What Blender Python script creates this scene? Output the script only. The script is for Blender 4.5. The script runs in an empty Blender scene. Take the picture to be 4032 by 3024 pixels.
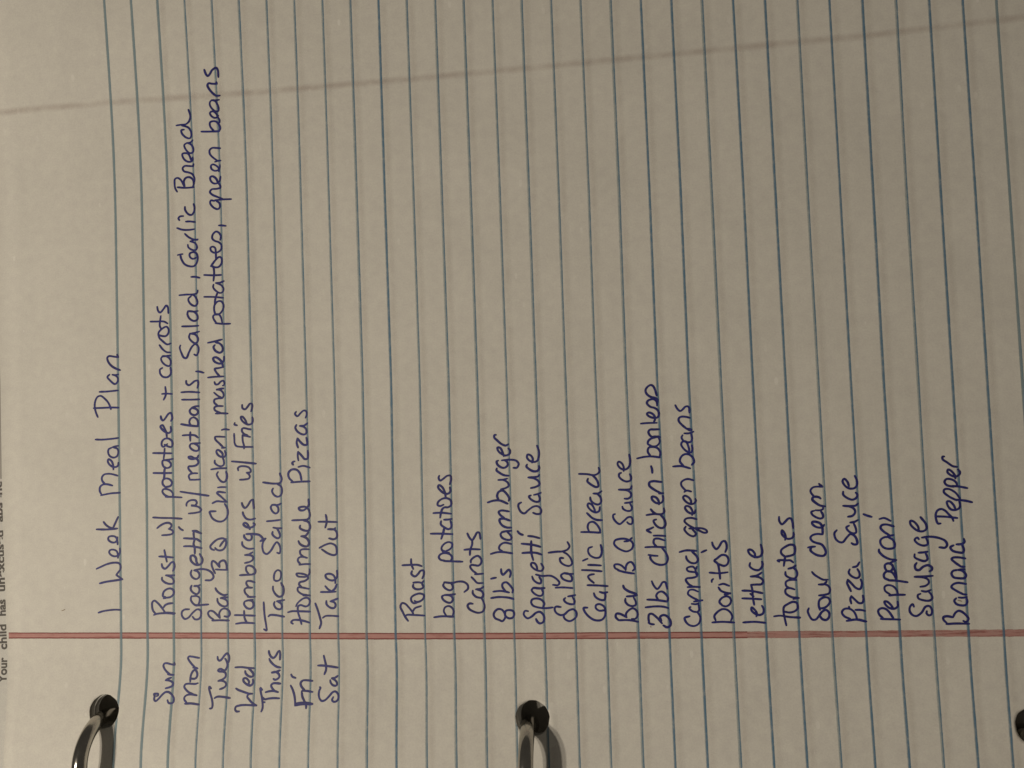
import bpy, bmesh, math, random
from mathutils import Vector, Matrix, noise

# ------------------------------------------------------------------ camera, world, lamps
scn = bpy.context.scene
MM = 0.001
cam_data = bpy.data.cameras.new('camera')
cam = bpy.data.objects.new('camera', cam_data)
scn.collection.objects.link(cam)
cam_data.sensor_fit = 'HORIZONTAL'
cam_data.sensor_width = 36.0
cam_data.lens = 27.9264
cam_data.clip_start = 0.005
cam_data.clip_end = 20
cam.matrix_world = Matrix(((0.9903836,0.0422266,0.1317467,0.0228235),(-0.0361026,0.9981690,-0.0485312,0.0498540),(-0.1335548,0.0433081,0.9900947,0.1872264),(0.0000000,0.0000000,0.0000000,1.0000000)))
scn.camera = cam

world = bpy.data.worlds.new('World')
scn.world = world
world.use_nodes = True
bg = world.node_tree.nodes['Background']
bg.inputs['Color'].default_value = (1.0, 0.90, 0.76, 1)
bg.inputs['Strength'].default_value = 0.068

scn.view_settings.view_transform = 'Standard'
scn.view_settings.look = 'None'
scn.view_settings.exposure = 0
scn.view_settings.gamma = 1


def lamp(name, loc, watts, radius):
    l = bpy.data.lights.new(name, 'POINT')
    l.energy = watts
    l.color = (1.0, 0.89, 0.735)
    l.shadow_soft_size = radius
    o = bpy.data.objects.new(name, l)
    o.location = loc
    scn.collection.objects.link(o)


# two bulbs of one ceiling fitting, up and to the left of the page
lamp('ceiling_bulb', (-0.312, -0.08, 0.42), 2.85, 0.009)
lamp('ceiling_bulb', (-0.278, -0.06, 0.43), 2.35, 0.009)


# ------------------------------------------------------------------ helpers
def sm(t):
    t = max(0.0, min(1.0, t))
    return t * t * (3 - 2 * t)


def height(x, y):
    """height of the page in mm: it lifts where the rings hold it and at its far top corner"""
    a = 1.0 + 2.7 * sm((25 - x) / 55.0)
    z = a * sm((-3 - y) / 30.0)
    b = 4.6 * sm((-15 - x) / 115.0)
    t = max(0.0, (y - 105) / 57.0)
    z += b * 1.05 * t * t * (1.6 - 0.6 * min(t, 1.0)) if t < 1 else b * 1.05 * (1 + 1.4 * (t - 1))
    dx = x - 4.6
    dy = y + 20.0
    z += 0.25 * math.exp(-(dx * dx / 0.9 + dy * dy / 7.0))
    return z


def link(name, verts, faces, mat, parent=None, uvs=None, smooth=False):
    me = bpy.data.meshes.new(name)
    me.from_pydata(verts, [], faces)
    if uvs is not None:
        uvl = me.uv_layers.new(name='UVMap')
        for lp in me.loops:
            uvl.data[lp.index].uv = uvs[lp.vertex_index]
    if smooth:
        me.polygons.foreach_set('use_smooth', [True] * len(me.polygons))
    me.materials.append(mat)
    me.update()
    o = bpy.data.objects.new(name, me)
    scn.collection.objects.link(o)
    if parent:
        o.parent = parent
    return o


def thing(name, label, cat, loc=(0, 0, 0), group=None):
    o = bpy.data.objects.new(name, None)
    o.location = loc
    o.empty_display_size = 0.01
    scn.collection.objects.link(o)
    o['label'] = label
    o['category'] = cat
    if group:
        o['group'] = group
    return o


# ------------------------------------------------------------------ materials
def new_mat(name):
    m = bpy.data.materials.new(name)
    m.use_nodes = True
    nt = m.node_tree
    nt.nodes.clear()
    out = nt.nodes.new('ShaderNodeOutputMaterial')
    return m, nt, out


def node(nt, kind, **kw):
    n = nt.nodes.new(kind)
    for k, v in kw.items():
        if k in n.inputs:
            n.inputs[k].default_value = v
        else:
            setattr(n, k, v)
    return n


def ramp(nt, fac, stops):
    r = nt.nodes.new('ShaderNodeValToRGB')
    el = r.color_ramp.elements
    while len(el) < len(stops):
        el.new(0.5)
    for e, (p, c) in zip(el, stops):
        e.position = p
        e.color = c if len(c) == 4 else (*c, 1)
    nt.links.new(fac, r.inputs['Fac'])
    return r.outputs['Color']


def mixc(nt, fac, a, b, mode='MIX'):
    n = nt.nodes.new('ShaderNodeMix')
    n.data_type = 'RGBA'
    n.blend_type = mode
    for sock, v in ((n.inputs['Factor'], fac), (n.inputs['A'], a), (n.inputs['B'], b)):
        if isinstance(v, bpy.types.NodeSocket):
            nt.links.new(v, sock)
        elif isinstance(v, (int, float)):
            sock.default_value = v
        else:
            sock.default_value = v if len(v) == 4 else (*v, 1)
    return n.outputs['Result']


def math_n(nt, op, a, b=None, clamp=False):
    n = nt.nodes.new('ShaderNodeMath')
    n.operation = op
    n.use_clamp = clamp
    for i, v in enumerate((a, b)):
        if v is None:
            continue
        if isinstance(v, bpy.types.NodeSocket):
            nt.links.new(v, n.inputs[i])
        else:
            n.inputs[i].default_value = v
    return n.outputs[0]


def noise_t(nt, vec, scale, detail=3, rough=0.55):
    n = node(nt, 'ShaderNodeTexNoise', Scale=scale, Detail=detail, Roughness=rough)
    nt.links.new(vec, n.inputs['Vector'])
    return n.outputs['Fac']


def paper_material(name, base, fibres=True):
    m, nt, out = new_mat(name)
    tc = node(nt, 'ShaderNodeTexCoord').outputs['Object']
    big = noise_t(nt, tc, 35, 4)
    mid = noise_t(nt, tc, 420, 4, 0.6)
    fine = noise_t(nt, tc, 2600, 2, 0.7)
    c0 = ramp(nt, big, [(0.3, [v * 0.955 for v in base]), (0.7, [min(1, v * 1.02) for v in base])])
    c1 = mixc(nt, 1.0, c0, ramp(nt, mid, [(0.28, (0.950, 0.944, 0.950)), (0.72, (1.035, 1.04, 1.025))]), 'MULTIPLY')
    c2 = mixc(nt, 1.0, c1, ramp(nt, fine, [(0.3, (0.94, 0.94, 0.945)), (0.7, (1.04, 1.04, 1.035))]), 'MULTIPLY')
    if fibres:
        # pale flecks and a few darker specks in the pulp
        mp = node(nt, 'ShaderNodeMapping')
        mp.inputs['Scale'].default_value = (1.0, 0.45, 1.0)
        mp.inputs['Rotation'].default_value = (0, 0, 0.5)
        nt.links.new(tc, mp.inputs['Vector'])
        v = node(nt, 'ShaderNodeTexVoronoi', Scale=330.0)
        nt.links.new(mp.outputs[0], v.inputs['Vector'])
        patch = noise_t(nt, tc, 90, 3)
        near = math_n(nt, 'LESS_THAN', v.outputs['Distance'], 0.14)
        sel = node(nt, 'ShaderNodeSeparateColor')
        nt.links.new(v.outputs['Color'], sel.inputs[0])
        few = math_n(nt, 'GREATER_THAN', sel.outputs[0], 0.72)
        pm = ramp(nt, patch, [(0.42, (0, 0, 0)), (0.66, (1, 1, 1))])
        k = math_n(nt, 'MULTIPLY', math_n(nt, 'MULTIPLY', near, few), pm)
        c2 = mixc(nt, math_n(nt, 'MULTIPLY', k, 0.55), c2, (0.96, 0.93, 0.86))
        few2 = math_n(nt, 'LESS_THAN', sel.outputs[1], -1.0)
        near2 = math_n(nt, 'LESS_THAN', v.outputs['Distance'], 0.16)
        c2 = mixc(nt, math_n(nt, 'MULTIPLY', math_n(nt, 'MULTIPLY', near2, few2), 0.45), c2, (0.32, 0.27, 0.2))
    b = node(nt, 'ShaderNodeBsdfPrincipled', Roughness=0.62)
    b.inputs['Specular IOR Level'].default_value = 0.22
    nt.links.new(c2, b.inputs['Base Color'])
    hsum = math_n(nt, 'ADD', math_n(nt, 'MULTIPLY', mid, 0.6), math_n(nt, 'MULTIPLY', fine, 0.25))
    hsum = math_n(nt, 'ADD', hsum, math_n(nt, 'MULTIPLY', noise_t(nt, tc, 60, 3), 1.2))
    bp = node(nt, 'ShaderNodeBump', Strength=0.35, Distance=0.0002)
    nt.links.new(hsum, bp.inputs['Height'])
    wave = node(nt, 'ShaderNodeBump', Strength=0.6, Distance=0.0013)
    nt.links.new(noise_t(nt, tc, 42, 2, 0.5), wave.inputs['Height'])
    nt.links.new(bp.outputs[0], wave.inputs['Normal'])
    nt.links.new(wave.outputs[0], b.inputs['Normal'])
    nt.links.new(b.outputs[0], out.inputs[0])
    return m


def print_material(name, across, alpha_across, alpha=1.0, streak=(0.75, 1.0), nscale=900.0, col_noise=None, rough=0.65, stretch=0.12):
    """ink printed on the page: colour and cover run across the strip (UV x), wear runs along it"""
    m, nt, out = new_mat(name)
    uv = node(nt, 'ShaderNodeUVMap').outputs[0]
    sep = node(nt, 'ShaderNodeSeparateXYZ')
    nt.links.new(uv, sep.inputs[0])
    tc = node(nt, 'ShaderNodeTexCoord').outputs['Object']
    wob = noise_t(nt, tc, nscale, 3, 0.65)
    u = math_n(nt, 'ADD', sep.outputs[0], math_n(nt, 'MULTIPLY', math_n(nt, 'SUBTRACT', wob, 0.5), stretch))
    col = ramp(nt, u, across)
    if col_noise:
        lo, hi, f, sc = col_noise
        mp = node(nt, 'ShaderNodeMapping')
        mp.inputs['Scale'].default_value = sc
        nt.links.new(tc, mp.inputs['Vector'])
        n2 = noise_t(nt, mp.outputs[0], 1.0, 4, 0.7)
        k = ramp(nt, n2, [(lo, (0, 0, 0)), (hi, (1, 1, 1))])
        col = mixc(nt, k, col, f)
    aa = ramp(nt, u, alpha_across)
    wear = noise_t(nt, tc, nscale * 0.55, 3, 0.7)
    wr = ramp(nt, wear, [(0.3, (streak[0],) * 3), (0.6, (streak[1],) * 3)])
    a = math_n(nt, 'MULTIPLY', math_n(nt, 'MULTIPLY', aa, wr), alpha, True)
    b = node(nt, 'ShaderNodeBsdfPrincipled', Roughness=rough)
    b.inputs['Specular IOR Level'].default_value = 0.2
    nt.links.new(col, b.inputs['Base Color'])
    t = node(nt, 'ShaderNodeBsdfTransparent')
    mx = node(nt, 'ShaderNodeMixShader')
    nt.links.new(a, mx.inputs[0])
    nt.links.new(t.outputs[0], mx.inputs[1])
    nt.links.new(b.outputs[0], mx.inputs[2])
    nt.links.new(mx.outputs[0], out.inputs[0])
    return m


M_page = paper_material('page_paper', (0.81, 0.781, 0.715))
M_loose = paper_material('loose_paper', (0.74, 0.72, 0.66), False)
M_white = paper_material('white_printer_paper', (0.70, 0.685, 0.64), False)
M_rule = [
    print_material('rule_blue_soft', [(0.0, (0.34, 0.42, 0.44)), (0.6, (0.25, 0.37, 0.44)), (0.9, (0.22, 0.35, 0.43))],
                   [(0.0, (0, 0, 0)), (0.16, (0.85,) * 3), (0.84, (1, 1, 1)), (1.0, (0, 0, 0))], 0.78, (0.85, 1.0)),
    print_material('rule_blue_edged', [(0.0, (0.38, 0.47, 0.50)), (0.50, (0.32, 0.42, 0.47)), (0.66, (0.09, 0.22, 0.36)), (0.9, (0.15, 0.31, 0.45))],
                   [(0.0, (0, 0, 0)), (0.16, (0.55,) * 3), (0.62, (0.9,) * 3), (0.86, (1, 1, 1)), (1.0, (0, 0, 0))], 0.76, (0.66, 1.0)),
    print_material('rule_blue_dark', [(0.0, (0.32, 0.41, 0.45)), (0.45, (0.12, 0.26, 0.41)), (0.85, (0.11, 0.245, 0.385))],
                   [(0.0, (0, 0, 0)), (0.2, (0.6,) * 3), (0.5, (1,) * 3), (0.85, (1, 1, 1)), (1.0, (0, 0, 0))], 0.78, (0.64, 1.0)),
]
M_red = print_material('margin_red', [(0.0, (0.27, 0.07, 0.065)), (0.16, (0.27, 0.07, 0.065)), (0.27, (0.65, 0.345, 0.315)),
                                      (0.77, (0.65, 0.345, 0.315)), (0.86, (0.27, 0.07, 0.065)), (1.0, (0.27, 0.07, 0.065))],
                       [(0.0, (0, 0, 0)), (0.06, (1, 1, 1)), (0.94, (1, 1, 1)), (1.0, (0, 0, 0))], 0.94, (0.86, 1.0), 700.0,
                       (0.52, 0.70, (0.42, 0.15, 0.135), (110, 1700, 1)), stretch=0.10)
M_red_worn = print_material('margin_red_worn', [(0.0, (0.50, 0.20, 0.18)), (0.2, (0.64, 0.34, 0.31)), (0.8, (0.66, 0.37, 0.34)), (1.0, (0.52, 0.22, 0.20))],
                            [(0.0, (0, 0, 0)), (0.10, (0.9,) * 3), (0.90, (0.9,) * 3), (1.0, (0, 0, 0))], 0.92, (0.72, 1.0), 600.0,
                            (0.50, 0.64, (0.36, 0.10, 0.09), (130, 2200, 1)), stretch=0.22)
M_ghost = print_material('show_through_red', [(0.0, (0.40, 0.28, 0.25)), (1.0, (0.40, 0.28, 0.25))],
                         [(0.0, (0, 0, 0)), (0.42, (1, 1, 1)), (0.58, (1, 1, 1)), (1.0, (0, 0, 0))], 0.185, (0.25, 1.0), 230.0)
M_ghost_rule = print_material('show_through_blue', [(0.0, (0.55, 0.46, 0.42)), (1.0, (0.50, 0.47, 0.43))],
                              [(0.0, (0, 0, 0)), (0.4, (1, 1, 1)), (0.55, (1, 1, 1)), (1.0, (0, 0, 0))], 0.13, (0.3, 1.0), 200.0)


def ink_material():
    m, nt, out = new_mat('ballpoint_ink')
    tc = node(nt, 'ShaderNodeTexCoord').outputs['Object']
    n = noise_t(nt, tc, 1500, 3, 0.65)
    big = noise_t(nt, tc, 60, 2)
    c = ramp(nt, n, [(0.3, (0.018, 0.021, 0.14)), (0.55, (0.034, 0.040, 0.25)), (0.8, (0.08, 0.085, 0.36))])
    c = mixc(nt, ramp(nt, big, [(0.35, (0, 0, 0)), (0.7, (0.5, 0.5, 0.5))]), c, (0.036, 0.028, 0.105))
    b = node(nt, 'ShaderNodeBsdfPrincipled', Roughness=0.5)
    b.inputs['Specular IOR Level'].default_value = 0.25
    nt.links.new(c, b.inputs['Base Color'])
    nt.links.new(b.outputs[0], out.inputs[0])
    return m


M_ink = ink_material()


def plain(name, col, rough=0.6, metal=0.0, nscale=0, amt=0.15):
    m, nt, out = new_mat(name)
    b = node(nt, 'ShaderNodeBsdfPrincipled', Roughness=rough, Metallic=metal)
    b.inputs['Base Color'].default_value = (*col, 1)
    if nscale:
        tc = node(nt, 'ShaderNodeTexCoord').outputs['Object']
        n = noise_t(nt, tc, nscale, 4)
        c = ramp(nt, n, [(0.3, [v * (1 - amt) for v in col]), (0.7, [v * (1 + amt) for v in col])])
        nt.links.new(c, b.inputs['Base Color'])
        r = ramp(nt, n, [(0.3, (rough * 0.7,) * 3), (0.7, (rough * 1.3,) * 3)])
        nt.links.new(r, b.inputs['Roughness'])
    nt.links.new(b.outputs[0], out.inputs[0])
    return m


M_steel = plain('ring_steel', (0.46, 0.44, 0.40), 0.16, 1.0, 350, 0.12)
M_board = plain('binder_board_vinyl', (0.42, 0.40, 0.36), 0.5, 0.0, 120, 0.2)
M_smudge = plain('brown_smudge', (0.42, 0.35, 0.28), 0.8)
M_panel = plain('plain_grey', (0.38, 0.36, 0.32), 0.7, 0.0, 300, 0.1)
M_toner = plain('printed_toner', (0.11, 0.10, 0.09), 0.7)

# ------------------------------------------------------------------ setting: the board under the papers
S = 7.13                       # distance between ruled lines in mm
HOLES = [(-106.95, -18.1), (0.05, -18.6), (108.2, -19.1)]
HR = 3.95


def board():
    bm = bmesh.new()
    bmesh.ops.create_cube(bm, size=1.0)
    for v in bm.verts:
        v.co.x = v.co.x * 0.42
        v.co.y = v.co.y * 0.36 + 0.05
        v.co.z = v.co.z * 0.008 - 0.0095
    bmesh.ops.bevel(bm, geom=bm.edges[:], offset=0.001, segments=2, affect='EDGES')
    me = bpy.data.meshes.new('surface')
    bm.to_mesh(me)
    bm.free()
    me.materials.append(M_board)
    o = bpy.data.objects.new('surface', me)
    scn.collection.objects.link(o)
    o['kind'] = 'structure'


board()


# ------------------------------------------------------------------ sheets with punched holes
def sheet_mesh(name, mat, parent, left, right, bottom, top, zf, holes, cell=1.5, thick=0.0001):
    """a sheet of paper on a grid of cells with round punched holes; left may follow a curve"""
    ys = []
    y0 = holes[0][1] - cell * 4
    k = math.floor((bottom - y0) / cell) + 1
    ys = [bottom] + [y0 + cell * i for i in range(k, int((top - y0) / cell) + 1) if y0 + cell * i > bottom + 0.3] + [top]
    x0 = holes[1][0] - cell * 4
    lx = max(left(y) for y in ys)
    k = math.floor((lx - x0) / cell) + 2
    xs = [None] + [x0 + cell * i for i in range(k, int((right - x0) / cell) + 1)] + [right]
    verts, faces, idx = [], [], {}
    skip = set()
    for h in holes:
        ci = min(range(1, len(xs)), key=lambda i: abs(xs[i] - (h[0] - cell * 4)))
        cj = min(range(len(ys)), key=lambda j: abs(ys[j] - (h[1] - cell * 4)))
        skip.add((ci, cj, h))
    inside = set()
    for ci, cj, h in skip:
        for a in range(8):
            for b in range(8):
                inside.add((ci + a, cj + b))

    def vid(i, j):
        if (i, j) not in idx:
            y = ys[j]
            x = left(y) if i == 0 else xs[i]
            idx[(i, j)] = len(verts)
            verts.append((x * MM, y * MM, zf(x, y) * MM))
        return idx[(i, j)]
    for i in range(len(xs) - 1):
        for j in range(len(ys) - 1):
            if (i, j) in inside:
                continue
            faces.append((vid(i, j), vid(i + 1, j), vid(i + 1, j + 1), vid(i, j + 1)))
    for ci, cj, h in skip:
        loop = [(ci + a, cj) for a in range(8)] + [(ci + 8, cj + b) for b in range(8)] + \
               [(ci + 8 - a, cj + 8) for a in range(8)] + [(ci, cj + 8 - b) for b in range(8)]
        outer = [vid(*q) for q in loop]
        prev = outer
        rings = 6
        for r in range(1, rings + 1):
            cur = []
            for q, o in zip(loop, outer):
                ox, oy = verts[o][0] / MM, verts[o][1] / MM
                ang = math.atan2(oy - h[1], ox - h[0])
                rr = HR * (1 + 0.012 * math.sin(ang * 5 + h[0]) + 0.01 * math.sin(ang * 11))
                ix, iy = h[0] + rr * math.cos(ang), h[1] + rr * math.sin(ang)
                t = r / rings
                x, y = ox + (ix - ox) * t, oy + (iy - oy) * t
                cur.append(len(verts))
                verts.append((x * MM, y * MM, zf(x, y) * MM))
            n = len(loop)
            for q in range(n):
                faces.append((prev[q], prev[(q + 1) % n], cur[(q + 1) % n], cur[q]))
            prev = cur
    o = link(name, verts, faces, mat, parent, smooth=True)
    md = o.modifiers.new('thickness', 'SOLIDIFY')
    md.thickness = thick
    md.offset = -1
    return o


def interp(tab, y):
    if y <= tab[0][0]:
        return tab[0][1]
    for (a, va), (b, vb) in zip(tab, tab[1:]):
        if y <= b:
            return va + (vb - va) * (y - a) / (b - a)
    return tab[-1][1]


EDGE = [(-40, -133.0), (-31.6, -133.1), (-21.3, -133.45), (-12.4, -134.3), (0.2, -135.15), (13.1, -135.5), (26.1, -135.95),
        (39.1, -136.25), (65.5, -136.55), (75.5, -136.95), (100, -137.6), (175, -139.0)]

page = thing('notebook_page', 'ruled notebook page with blue handwritten meal plan and shopping list, red margin line', 'paper')
sheet_mesh('page_sheet', M_page, page, lambda y: interp(EDGE, y), 138.0, -32.6, 171.0, height, HOLES)


def under(dz, k):
    return lambda x, y: height(x, y) * k - dz


loose = thing('loose_sheet', 'blank loose sheet just under the written page, seen only through its punched holes', 'paper')
sheet_mesh('sheet', M_loose, loose, lambda y: -130.5, 137.0, -31.8, 170.0, under(0.9, 0.85),
           [(a + 0.55, b - 0.1) for a, b in HOLES], 2.0)

printed = thing('printed_notice', 'white printed notice sticking out past the left edge of the ruled page', 'paper')
sheet_mesh('sheet', M_white, printed, lambda y: -150.0, 136.0, -38.0, 184.0, under(1.7, 0.75),
           [(a + 0.95, b - 0.1) for a, b in HOLES], 3.0)


def notice_print():
    base_pts = [(-136.25, -12.36), (-137.69, 35.73)]
    ang = math.atan2(base_pts[1][1] - base_pts[0][1], base_pts[1][0] - base_pts[0][0])
    x0, y0 = base_pts[0]
    for word, s0, s1 in (('Your', 0.0, 6.4), ('child', 8.4, 14.8), ('has', 17.0, 21.2), ('unexcused', 23.3, 39.0), ('absences', 41.2, 55.0)):
        cu = bpy.data.curves.new('tmp', 'FONT')
        cu.body = word
        cu.size = 1.0
        cu.offset = 0.03
        ob = bpy.data.objects.new('tmp', cu)
        scn.collection.objects.link(ob)
        bpy.context.view_layer.update()
        me = bpy.data.meshes.new_from_object(ob.evaluated_get(bpy.context.evaluated_depsgraph_get()))
        bpy.data.objects.remove(ob)
        bpy.data.curves.remove(cu)
        mn = min(v.co.x for v in me.vertices)
        mx = max(v.co.x for v in me.vertices)
        f = (s1 - s0) / (mx - mn)
        me.name = 'printed_word'
        for v in me.vertices:
            a = s0 + (v.co.x - mn) * f
            h = v.co.y * 3.15
            x = x0 + a * math.cos(ang) - h * math.sin(ang)
            y = y0 + a * math.sin(ang) + h * math.cos(ang)
            v.co = (x * MM, y * MM, (under(1.7, 0.75)(x, y) + 0.05) * MM)
        me.materials.clear()
        me.materials.append(M_toner)
        o = bpy.data.objects.new('printed_word', me)
        scn.collection.objects.link(o)
        o.parent = printed
        o['label'] = 'printed word "%s" in dark grey toner' % word


notice_print()
pz = under(1.7, 0.75)
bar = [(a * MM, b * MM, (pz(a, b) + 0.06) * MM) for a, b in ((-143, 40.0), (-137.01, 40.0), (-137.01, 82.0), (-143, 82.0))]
link('grey_panel', bar, [(0, 1, 2, 3)], M_panel, printed)  # plain darker grey strip on the notice, beside the ruled page's left edge


# ------------------------------------------------------------------ printed and written marks on the page
def clip_hole(x, y, side):
    """push an edge point of a strip sideways out of a punched hole"""
    for hx, hy in HOLES:
        dy = y - hy
        if abs(dy) < HR:
            c = math.sqrt(HR * HR - dy * dy) + 0.06
            if abs(x - hx) < c:
                return hx + side * c
    return x


def strip(name, pts, w, mat, lift, parent, wf=None):
    """a flat strip following pts (mm) on the page surface; UV x runs across, UV y along in cm"""
    verts, faces, uvs, ok = [], [], [], []
    n = len(pts)
    run = 0.0
    for i, (x, y) in enumerate(pts):
        a = pts[max(0, i - 1)]
        b = pts[min(n - 1, i + 1)]
        dx, dy = b[0] - a[0], b[1] - a[1]
        l = math.hypot(dx, dy) or 1
        nx, ny = -dy / l, dx / l
        if i:
            run += math.hypot(x - pts[i - 1][0], y - pts[i - 1][1])
        hw = (w if wf is None else wf(i, run)) * 0.5
        side = 1
        for hx, hy in HOLES:
            if math.hypot(x - hx, y - hy) < HR + 4:
                side = 1 if x > hx else -1
        e = []
        for s, u in ((1, 0.0), (-1, 1.0)):
            px, py = x + nx * hw * s, y + ny * hw * s
            qx = clip_hole(px, py, side)
            e.append(qx)
            uvs.append((u + s * abs(qx - px) / (2 * hw), run * 0.1))
            verts.append((qx * MM, py * MM, (height(qx, py) + lift) * MM))
        ok.append(abs(ny) > 0.5 or e[1] - e[0] > 0.03)
    for i in range(n - 1):
        if ok[i] and ok[i + 1]:
            faces.append((2 * i, 2 * i + 1, 2 * i + 3, 2 * i + 2))
    return link(name, verts, faces, mat, parent, uvs)


LINES = [[(-30, -0.1),(0.2, -0.03),(30.0, 0.02),(64.1, -0.01),(113.3, -0.2),(159.7, 0.14)], [(-29.1, -0.0),(0.2, -0.02),(29.8, 0.26),(63.8, 0.17),(112.8, 0.04),(159.1, 0.14)], [(-29.0, -0.09),(0.1, -0.12),(29.7, 0.31),(63.5, 0.28),(112.3, 0.09),(158.6, -0.04)], [(-28.8, -0.09),(0.1, -0.03),(29.5, 0.38),(63.2, 0.29),(158.1, -0.09)], [(-28.7, -0.19),(0.1, -0.14),(29.4, 0.29),(62.9, 0.26),(157.5, -0.14)], [(-28.6, -0.27),(0.1, -0.34),(29.2, 0.08),(62.6, 0.16),(110.7, -0.05),(157.0, -0.23)], [(-28.4, -0.21),(0.1, -0.31),(29.1, 0.1),(62.3, 0.12),(110.1, -0.11),(156.4, -0.2)], [(-28.3, -0.17),(0.1, -0.4),(28.9, 0.2),(62.0, 0.13),(109.6, -0.11),(155.9, -0.17)], [(-28.2, -0.06),(0.1, -0.39),(28.8, 0.05),(61.6, 0.27),(109.1, 0.03),(155.3, -0.08)], [(-28.0, -0.04),(0.1, -0.42),(28.7, 0.03),(61.3, 0.28),(108.5, 0.07),(154.7, -0.08)], [(-27.9, 0.01),(0.1, -0.33),(28.5, -0.05),(61.0, 0.34),(108.0, 0.1),(154.0, -0.02)], [(-27.8, 0.12),(0.1, -0.24),(28.4, -0.0),(60.7, 0.33),(107.4, 0.2),(153.3, -0.02)], [(-27.7, -0.08),(0.1, -0.29),(28.2, -0.03),(60.4, 0.3),(106.9, 0.15),(152.6, 0.02)], [(-27.8, -0.1),(0.1, -0.16),(28.1, -0.01),(60.1, 0.15),(106.4, 0.14),(151.8, 0.0)], [(-27.8, -0.21),(0.1, -0.18),(27.9, 0.02),(59.8, 0.13),(105.8, 0.14),(151.1, 0.03)], [(0.1, -0.16),(27.8, -0.08),(59.5, -0.02),(105.3, 0.07),(150.3, 0.01)], [(-27.9, -0.21),(0.1, -0.03),(27.6, -0.06),(59.2, -0.08),(104.8, 0.07),(149.5, 0.04)], [(-27.9, -0.19),(0.1, 0.02),(27.5, -0.06),(58.9, -0.18),(104.2, 0.08),(148.8, -0.04)], [(-27.8, -0.09),(0.1, 0.08),(27.4, -0.05),(58.6, -0.22),(103.7, 0.06),(148.0, -0.02)], [(-27.7, -0.04),(0.1, 0.02),(27.2, 0.01),(58.3, -0.2),(103.2, 0.01),(147.2, -0.02)], [(-27.5, -0.01),(0.1, 0.03),(27.1, 0.06),(58.0, -0.17),(102.6, 0.04),(146.5, -0.05)], [(-27.4, 0.08),(0.1, 0.1),(26.9, -0.0),(57.7, -0.09),(102.1, -0.04),(145.7, -0.12)], [(-27.2, 0.16),(0.1, 0.07),(26.8, -0.03),(57.4, -0.06),(101.5, 0.03),(145.0, -0.15)], [(-27.1, 0.16),(0.1, 0.09),(26.6, -0.01),(57.1, 0.02),(101.0, -0.01),(144.2, -0.08)], [(-27.0, 0.21),(0.1, 0.06),(26.5, -0.01),(56.8, 0.02),(100.5, -0.05),(143.4, -0.01)], [(-26.8, 0.19),(0.0, 0.13),(26.3, -0.04),(56.5, -0.07),(99.9, -0.06),(142.7, -0.04)], [(-26.7, 0.18),(0.0, 0.09),(26.2, -0.07),(56.2, -0.19),(99.4, -0.07),(141.9, 0.03)], [(-26.5, 0.08),(0.0, 0.1),(26.1, -0.1),(55.9, -0.04),(98.9, -0.06),(141.1, 0.17)], [(-26.4, -0.05),(0.0, 0.03),(25.9, -0.02),(55.5, 0.0),(98.3, 0.04),(140.3, 0.13)], [(-26.3, -0.17),(0.0, 0.08),(25.8, 0.03),(55.2, 0.06),(97.8, 0.14),(139.6, 0.09)], [(54.9, 0.14),(97.2, 0.13),(138.8, 0.02)]]
random.seed(4)


def rule(i):
    tab = LINES[i] if i < len(LINES) else LINES[-1]
    pts = []
    y = -32.55
    while y < 171.0:
        pts.append((S * (i - 14.5) + interp(tab, y), y))
        y += 0.4 if -25 < y < -12 else (1.0 if y < 0 or y > 95 else 3.0)
    return pts


for i in range(32):
    kind = 0 if i < 3 else (1 if i < 20 else (1 if i % 3 == 0 else 2))
    if i in (10, 19, 22):
        kind = 2
    if i > 27:
        kind = 0 if i == 30 else 2
    w = 0.80 if i < 3 else random.uniform(0.68, 0.82)
    ph = random.uniform(0, 50)
    strip('ruled_line', rule(i), w, M_rule[kind], 0.035, page,
          wf=lambda k, s, w=w, ph=ph: w * (1 + 0.10 * noise.noise((s * 0.11, ph, 0)) + 0.06 * noise.noise((s * 0.5, ph, 3))))
# red margin band, and what shows through from the back of the sheet
band = []
x = -134.55
while x < 137.9:
    yy = 0.02 + interp([(-135, 0.0), (-81, -0.05), (-36, -0.22), (6, -0.15), (47, 0.05), (85, 0.33), (106, 0.42), (138, 0.6)], x)
    band.append((x, yy))
    x += 2.0
left = [q for q in band if q[0] < 50]
right = [q for q in band if q[0] >= left[-1][0]]
strip('margin_line', left[::-1], 1.62, M_red, 0.015, page, wf=lambda k, s: 1.62 + 0.08 * noise.noise((s * 0.05, 2, 0)))
o = strip('margin_line', right[::-1], 1.60, M_red_worn, 0.015, page, wf=lambda k, s: 1.58 + 0.30 * noise.noise((s * 0.07, 9, 0)))
o['label'] = 'worn streaky end of the red margin line'
gb = []
x = -138.0
while x < 137.9:
    gb.append((x, interp([(-135, 136.0), (-104, 135.9), (-73, 135.4), (0, 135.2), (68, 135.26), (84, 135.2), (109, 135.9), (138, 136.3)], x)))
    x += 3.0
strip('show_through_margin', gb, 2.3, M_ghost, 0.010, page)
for i in range(2, 32):
    tab = LINES[i] if i < len(LINES) else LINES[-1]
    pts = [(q[0] + 1.25, q[1]) for q in rule(i)]
    strip('show_through_rule', pts, 2.3, M_ghost_rule, 0.006, page)

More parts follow.
